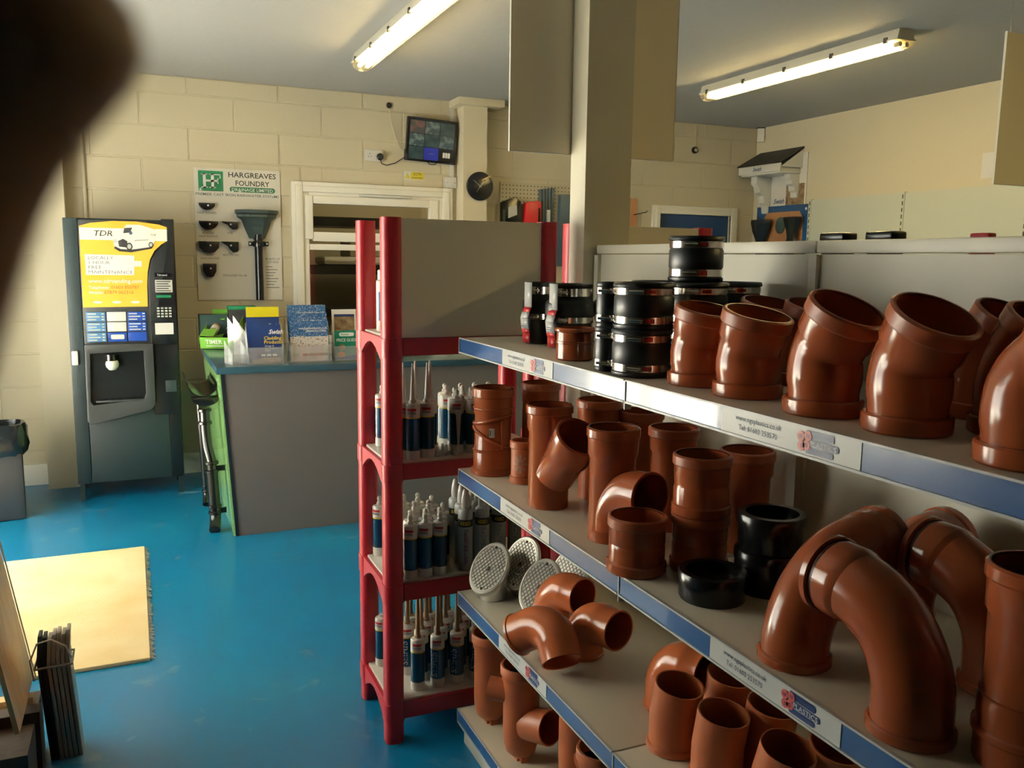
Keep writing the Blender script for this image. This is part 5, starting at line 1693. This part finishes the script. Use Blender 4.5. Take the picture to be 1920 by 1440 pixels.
for x, y, w in ((1.047, 2.627, 'right of the magenta lettered one'), (1.112, 2.635, 'second after the magenta lettered one'), (.995, 2.69, 'second row, leftmost'), (1.058, 2.692, 'second row, middle'), (1.122, 2.70, 'second row, rightmost'), (1.00, 2.765, 'third row, leftmost'), (1.068, 2.77, 'third row, middle'), (1.138, 2.775, 'third row, rightmost'), (1.178, 2.65, 'far right by the post')):
    tube('black banded white tube on the middle red shelf, ' + w, x, y, T3, 'arbo', 'frost', math.radians(-18), G4)
G5 = 'tubes with brown nozzles on the lowest red shelf'
for i in range(6):
    for j in range(4):
        x, y = .822 + i * .071 + (j % 2) * .032, 2.645 + j * .062
        if x > 1.22: continue
        tube('brown nozzled tube on the lowest red shelf, %s from left, %s row back' % (ORD[i], ORD[j]), x, y, T4, 'blue', 'brown', math.radians(-24 + 5 * (j % 3)), G5, 'silirub' if not (i == 0 and j == 0) else None)
tube('pale topped tube on the lowest red shelf left of the front post', .755, 2.86, T4, 'blue', None, math.radians(-50))
wb = thing('sealant_tube', 'white tube alone on the top red shelf behind the beige board', 'sealant tube', (.757, 2.80, T1))
MB().lathe([(.026, 0), (.027, .002), (.027, .165), (.022, .172), (.022, .20), (.019, .203)], 20).obj('cartridge', 'tube_white', wb)
sticker(wb, .0275, -60, 60, .035, .13, 'button_pale', 'tube_label')
wb2 = tag(MB().lathe([(.045, 0), (.05, .004), (.05, .07), (.032, .115), (.03, .13)], 20).obj('white_bottle', 'card_white', None, loc=(1.37, 2.85, T1)), 'white bottle glimpsed between the red posts', 'bottle')

# ------------------------------------------------------------------ things on the back wall by the column
pg = thing('pegboard', 'cream perforated board on the back wall behind the column', 'pegboard', (3.10, YB - .014, 2.0))
MB().box(-.32, .80, 0, .012, -.6, .235).obj('panel', 'pegboard', pg)
ph = MB()
for i in range(22):
    for j in range(14):
        ph.box(-.30 + i * .032 - .0045, -.30 + i * .032 + .0045, -.0008, .001, .21 - j * .032 - .0045, .21 - j * .032 + .0045)
tag(ph.obj('perforations', 'hole_dark', pg), None, None, None, 'stuff')
def hanging_pack(name, label, cat, x, z, w, h, m, d=.06):
    t = thing(name, label, cat, (x, YB - .016, z))
    return t
hp = hanging_pack('packaged_tool', 'black and teal packaged tool with a pointed top on the pegboard', 'pack', 2.86, 2.0, .17, .2, 'black_plastic')
MB().prism([(-.085, -.16), (.085, -.16), (.085, .075), (.03, .115), (-.085, .07)], 0, .05, 0, FACE_FRONT).obj('pack_body', 'black_plastic', hp, bevel=.004)
MB().prism([(-.03, -.06), (.05, -.03), (.045, .05), (-.03, .03)], .05, .053, 0, FACE_FRONT).obj('label_panel', 'tube_grey', hp)
MB().prism([(-.082, -.16), (-.055, -.16), (-.058, .01), (-.08, .01)], .05, .053, 0, FACE_FRONT).obj('label_panel', 'box_dark', hp)
hp = hanging_pack('packaged_tool', 'bright red pack on the pegboard beside the black one', 'pack', 3.045, 2.0, .16, .2, 'red_plain')
MB().prism([(-.075, -.2), (.085, -.2), (.085, .075), (.055, .092), (-.06, .075)], 0, .06, 0, FACE_FRONT).obj('pack_body', 'red_plain', hp, bevel=.012)
MB().prism([(.05, -.2), (.075, -.2), (.07, .03), (.055, .03)], .06, .063, 0, FACE_FRONT).obj('label_panel', 'black_plastic', hp)
hp = hanging_pack('hanging_strip', 'ribbed slate blue strips hanging on the pegboard', 'strip', 3.20, 2.0, .15, .3, 'slate_blue')
for i in range(5):
    MB().box(-.075 + i * .028, -.075 + i * .028 + .025, -.02 - .005 * (i % 2), .03, -.42, .188 + .004 * i).obj('strip', 'slate_blue', hp, bevel=.003)
MB().box(-.01, .02, -.045, -.02, -.3, .02).obj('handle', 'tube_grey', hp, bevel=.004)
hp = hanging_pack('packaged_tool', 'dark grey pack on the pegboard nearest the column', 'pack', 3.40, 2.0, .14, .3, 'slate_blue')
MB().prism([(-.11, -.45), (.10, -.45), (.10, .16), (-.09, .15)], 0, .05, 0, FACE_FRONT).obj('pack_body', 'slate_blue', hp, bevel=.006)
os_ = thing('hook_card', 'orange hanging card with a wire hook on the back wall right of the column', 'card', (4.055, YB - .02, 1.85))
MB().box(-.03, .03, 0, .004, -.15, .30).obj('card', 'orange_strip', os_)
MB().tube([(0, 0, .16), (.03, -.06, .17), (.07, -.10, .18), (.075, -.105, .195)], .004, 8).obj('hook', 'black_matt', os_)
# blue door leaf already built; right wall displays
wp = thing('wall_shelving', 'pale green slotted wall panels along the right wall', 'shelving', (XR - .03, 0, 0))
for y0, y1 in ((4.885, 5.86), (3.885, 4.875), (2.885, 3.875)):
    MB().box(0, .028, y0, y1, .1, 2.145).obj('panel', 'wall_panel', wp)
for y in (4.88, 3.88, 5.865):
    up = MB().box(-.008, .028, y - .015, y + .015, 0, 2.15).obj('upright', 'wall_panel', wp)
    sl = MB()
    for i in range(30):
        sl.box(-.0095, -.008, y - .005, y + .005, .65 + i * .05, .65 + i * .05 + .030)
    tag(sl.obj('slots', 'hole_dark', up), kind='stuff')
pd_ = thing('porch_sample', 'white porch canopy sample with a black sloping roof on the right wall', 'display', (XR - .003, 6.27, 2.4))
pd_.scale = (.66, 1, 1)
MB().box(-.012, 0, -.32, .30, -.62, .16).obj('backing_board', 'white_plastic', pd_)
cz = MB()
cz.box(-.36, -.012, -.24, .28, -.02, .03)
cz.obj('cornice', 'upvc_white', pd_, bevel=.006)
MB().box(-.385, -.36, -.26, .30, -.005, .06).obj('fascia', 'upvc_white', pd_, bevel=.004)
MB().add([(-.40, -.27, .062), (-.40, .31, .062), (-.012, .31, .20), (-.012, -.27, .20), (-.40, -.27, .072), (-.40, .31, .072), (-.012, .31, .212), (-.012, -.27, .212)],
         [(0, 1, 2, 3), (4, 7, 6, 5), (0, 4, 5, 1), (1, 5, 6, 2), (2, 6, 7, 3), (3, 7, 4, 0)], 0, None, False).obj('roof', 'porch_black', pd_)
MB().add([(-.37, -.262, .03), (-.012, -.262, .03), (-.012, -.262, .19), (-.37, -.25, .03), (-.012, -.25, .03), (-.012, -.25, .19)], [(0, 1, 2), (3, 5, 4), (0, 3, 4, 1), (1, 4, 5, 2), (0, 2, 5, 3)], 0, None, False).obj('gable_end', 'upvc_white', pd_)
lettering('Swish', .05, 'ink_navy', pd_, at(-.3862, .10, .012) @ FACE_AISLE, .02, 'LEFT', shear=.3)
def corbel(y, s=1.0):
    prof = [(0, 0), (-.20 * s, 0), (-.20 * s, -.05 * s), (-.165 * s, -.07 * s), (-.15 * s, -.11 * s), (-.10 * s, -.13 * s), (-.085 * s, -.18 * s), (-.05 * s, -.20 * s), (-.04 * s, -.25 * s), (0, -.26 * s)]
    MB().prism(prof, -.04, .04, 0, Matrix(((1, 0, 0, -.012), (0, 0, 1, y), (0, 1, 0, -.02), (0, 0, 0, 1)))).obj('corbel', 'upvc_white', pd_, bevel=.005)
corbel(.17, 1.3)
corbel(-.19, .8)
MB().box(-.0135, -.012, -.30, -.07, -.285, -.10).obj('photo_print', 'photo_brown', pd_)
lettering('Swish', .06, 'ink_navy', pd_, at(-.0128, .09, -.262) @ FACE_AISLE, .02, 'LEFT', shear=.3)
bb_ = thing('display_board', 'blue edged display board with black rainwater heads on a brick print', 'display board', (XR - .012, 6.21, 1.75))
MB().box(-.02, 0, -.345, .345, -.6, .365).obj('panel', 'board_blue', bb_)
poly_flat([(-.28, -.6), (.27, -.6), (.27, .24), (.22, .31), (-.20, .31), (-.28, .22)], 'brick_print', bb_, at(-.0202, 0, 0) @ FACE_AISLE, 'brick_print')
def rain_head(y, z, w, tall):
    b = MB()
    pr = [(w * .62, 0), (w, .02), (w, .05), (w * .9, .06), (w * .85, .12), (w * .45, .2 if not tall else .22), (w * .40, .5)]
    pr = [(r, -q) for r, q in pr]
    b.lathe([(w * .4, -.5), (w * .42, -.26), (w * .55, -.24), (w * .55, -.21), (w * .45, -.19), (w * .8, -.11), (w * .95, -.05), (w, -.04), (w, 0)] if not tall else
            [(w * .4, -.5), (w * .4, -.24), (w * .6, -.22), (w * .5, -.18), (w * .62, -.12), (w * .95, -.03), (w, -.02), (w, 0)], 8)
    o = b.obj('rainwater_head', 'cast_black', bb_)
    o.location = (-.078, y, z)
    o.scale = (.5, 1.15, 1)
rain_head(.21, .245, .115, False)
rain_head(-.20, .255, .095, True)
rain_head(.0, -.02, .09, False)
poly_flat(ellipse(0, 0, .06, .075), 'hopper_green', bb_, at(-.021, .01, .19) @ FACE_AISLE, 'round_plaque', .012)
poly_flat(ellipse(-.30, .325, .013, .013, 10), 'ink_white', bb_, at(-.021, 0, 0) @ FACE_AISLE @ at(.60, 0, 0), 'fixing_cap')
nt_ = tag(MB().box(-.002, 0, -.09, .09, -.085, .085).obj('paper_notice', 'card_white', None, loc=(XR - .001, 4.17, 2.285)), 'white paper notice on the right wall by the hanging board', 'notice')

# ------------------------------------------------------------------ the photographer's hand, fingertip over the lens
R3 = Matrix(((r_.x, d_.x, f_.x), (r_.y, d_.y, f_.y), (r_.z, d_.z, f_.z)))
CAMPOS = Vector((0, 0, 1.6))
def cs(x, y, z):      # millimetres right, down and ahead of the lens
    return CAMPOS + R3 @ Vector((x / 1000, y / 1000, z / 1000))
def hand_mesh():
    J, E, Rr = [], [], []
    def add(p, r, prev=None):
        J.append(cs(*p)); Rr.append(r / 1000)
        if prev is not None:
            E.append((prev, len(J) - 1))
        return len(J) - 1
    w = add((-150, 125, -10), 27)
    pm = add((-115, 88, 0), 30, w)
    chains = [
        [((-80, 58, 22), 12), ((-52, 24, 42), 9), ((-35.2, 0, 45), 7.6), ((-33.4, -8, 45.5), 7.2), ((-30.6, -17.0, 45.5), 7.8), ((-24.1, -25.3, 45), 10.8)],
        [((-92, 48, 16), 11), ((-92, 15, 40), 9.5), ((-84, -18, 40), 9), ((-74, -30, 26), 8)],
        [((-106, 46, 12), 10.5), ((-112, 14, 34), 9), ((-108, -16, 32), 8.5), ((-98, -26, 18), 7.5)],
        [((-120, 54, 6), 9.5), ((-130, 26, 24), 8), ((-130, 4, 22), 7.5), ((-122, -4, 10), 6.8)],
        [((-92, 88, -16), 12), ((-66, 78, -30), 10.5), ((-48, 66, -34), 9)],
    ]
    for ch in chains:
        prev = pm
        for p, r in ch:
            prev = add(p, r, prev)
    fa = add((-210, 200, -40), 32, w)
    me = bpy.data.meshes.new('hand')
    me.from_pydata([tuple(q) for q in J], E, [])
    o = bpy.data.objects.new('person', me)
    COL.objects.link(o)
    sk = o.modifiers.new('skin', 'SKIN')
    sk.use_smooth_shade = True
    for v, r in zip(me.skin_vertices[0].data, Rr):
        v.radius = (r, r)
    me.skin_vertices[0].data[0].use_root = True
    sub = o.modifiers.new('sub', 'SUBSURF')
    sub.levels = sub.render_levels = 2
    me.materials.append(MATS['skin'])
    return o
tag(hand_mesh(), 'hand with one blurred dark fingertip over the top left corner', 'person')

# ------------------------------------------------------------------ groups of repeats
GROUPS = {'rubber_coupling': 'black rubber couplings on the top shelf', 'pipe_stub': 'open pipe stubs on the third shelf', 'drain_gully': 'gullies on the bottom shelf',
          'rodding_eye': 'alloy drain covers on the third shelf', 'ceiling_light': 'strip lights on the ceiling', 'leaflet': 'leaflets on the counter',
          'leaflet_holder': 'leaflet holders on the counter', 'hanging_board': 'boards hung from the ceiling', 'pipe_elbow': 'elbows on the third shelf',
          'straight_coupling': 'straight couplings on the second shelf', 'pipe_length': 'socket pipes on the second shelf', 'pipe_junction': 'junctions on the second shelf',
          'end_cap': 'black caps on the second shelf', 'plastic_shelf_unit': 'red plastic shelf units', 'downpipe_sample': 'rainwater samples at the counter end',
          'packaged_tool': 'packs on the pegboard', 'square_pipe': 'square pipes on the far side of the shelving'}
for o in list(COL.objects):
    if o.parent is None and 'group' not in o and 'label' in o:
        base = o.name.split('.')[0]
        if base == 'pipe_bend':
            o['group'] = 'bends on the top shelf' if o.location.z > 1.2 else 'long arched bends on the second shelf'
        elif base in GROUPS:
            o['group'] = GROUPS[base]
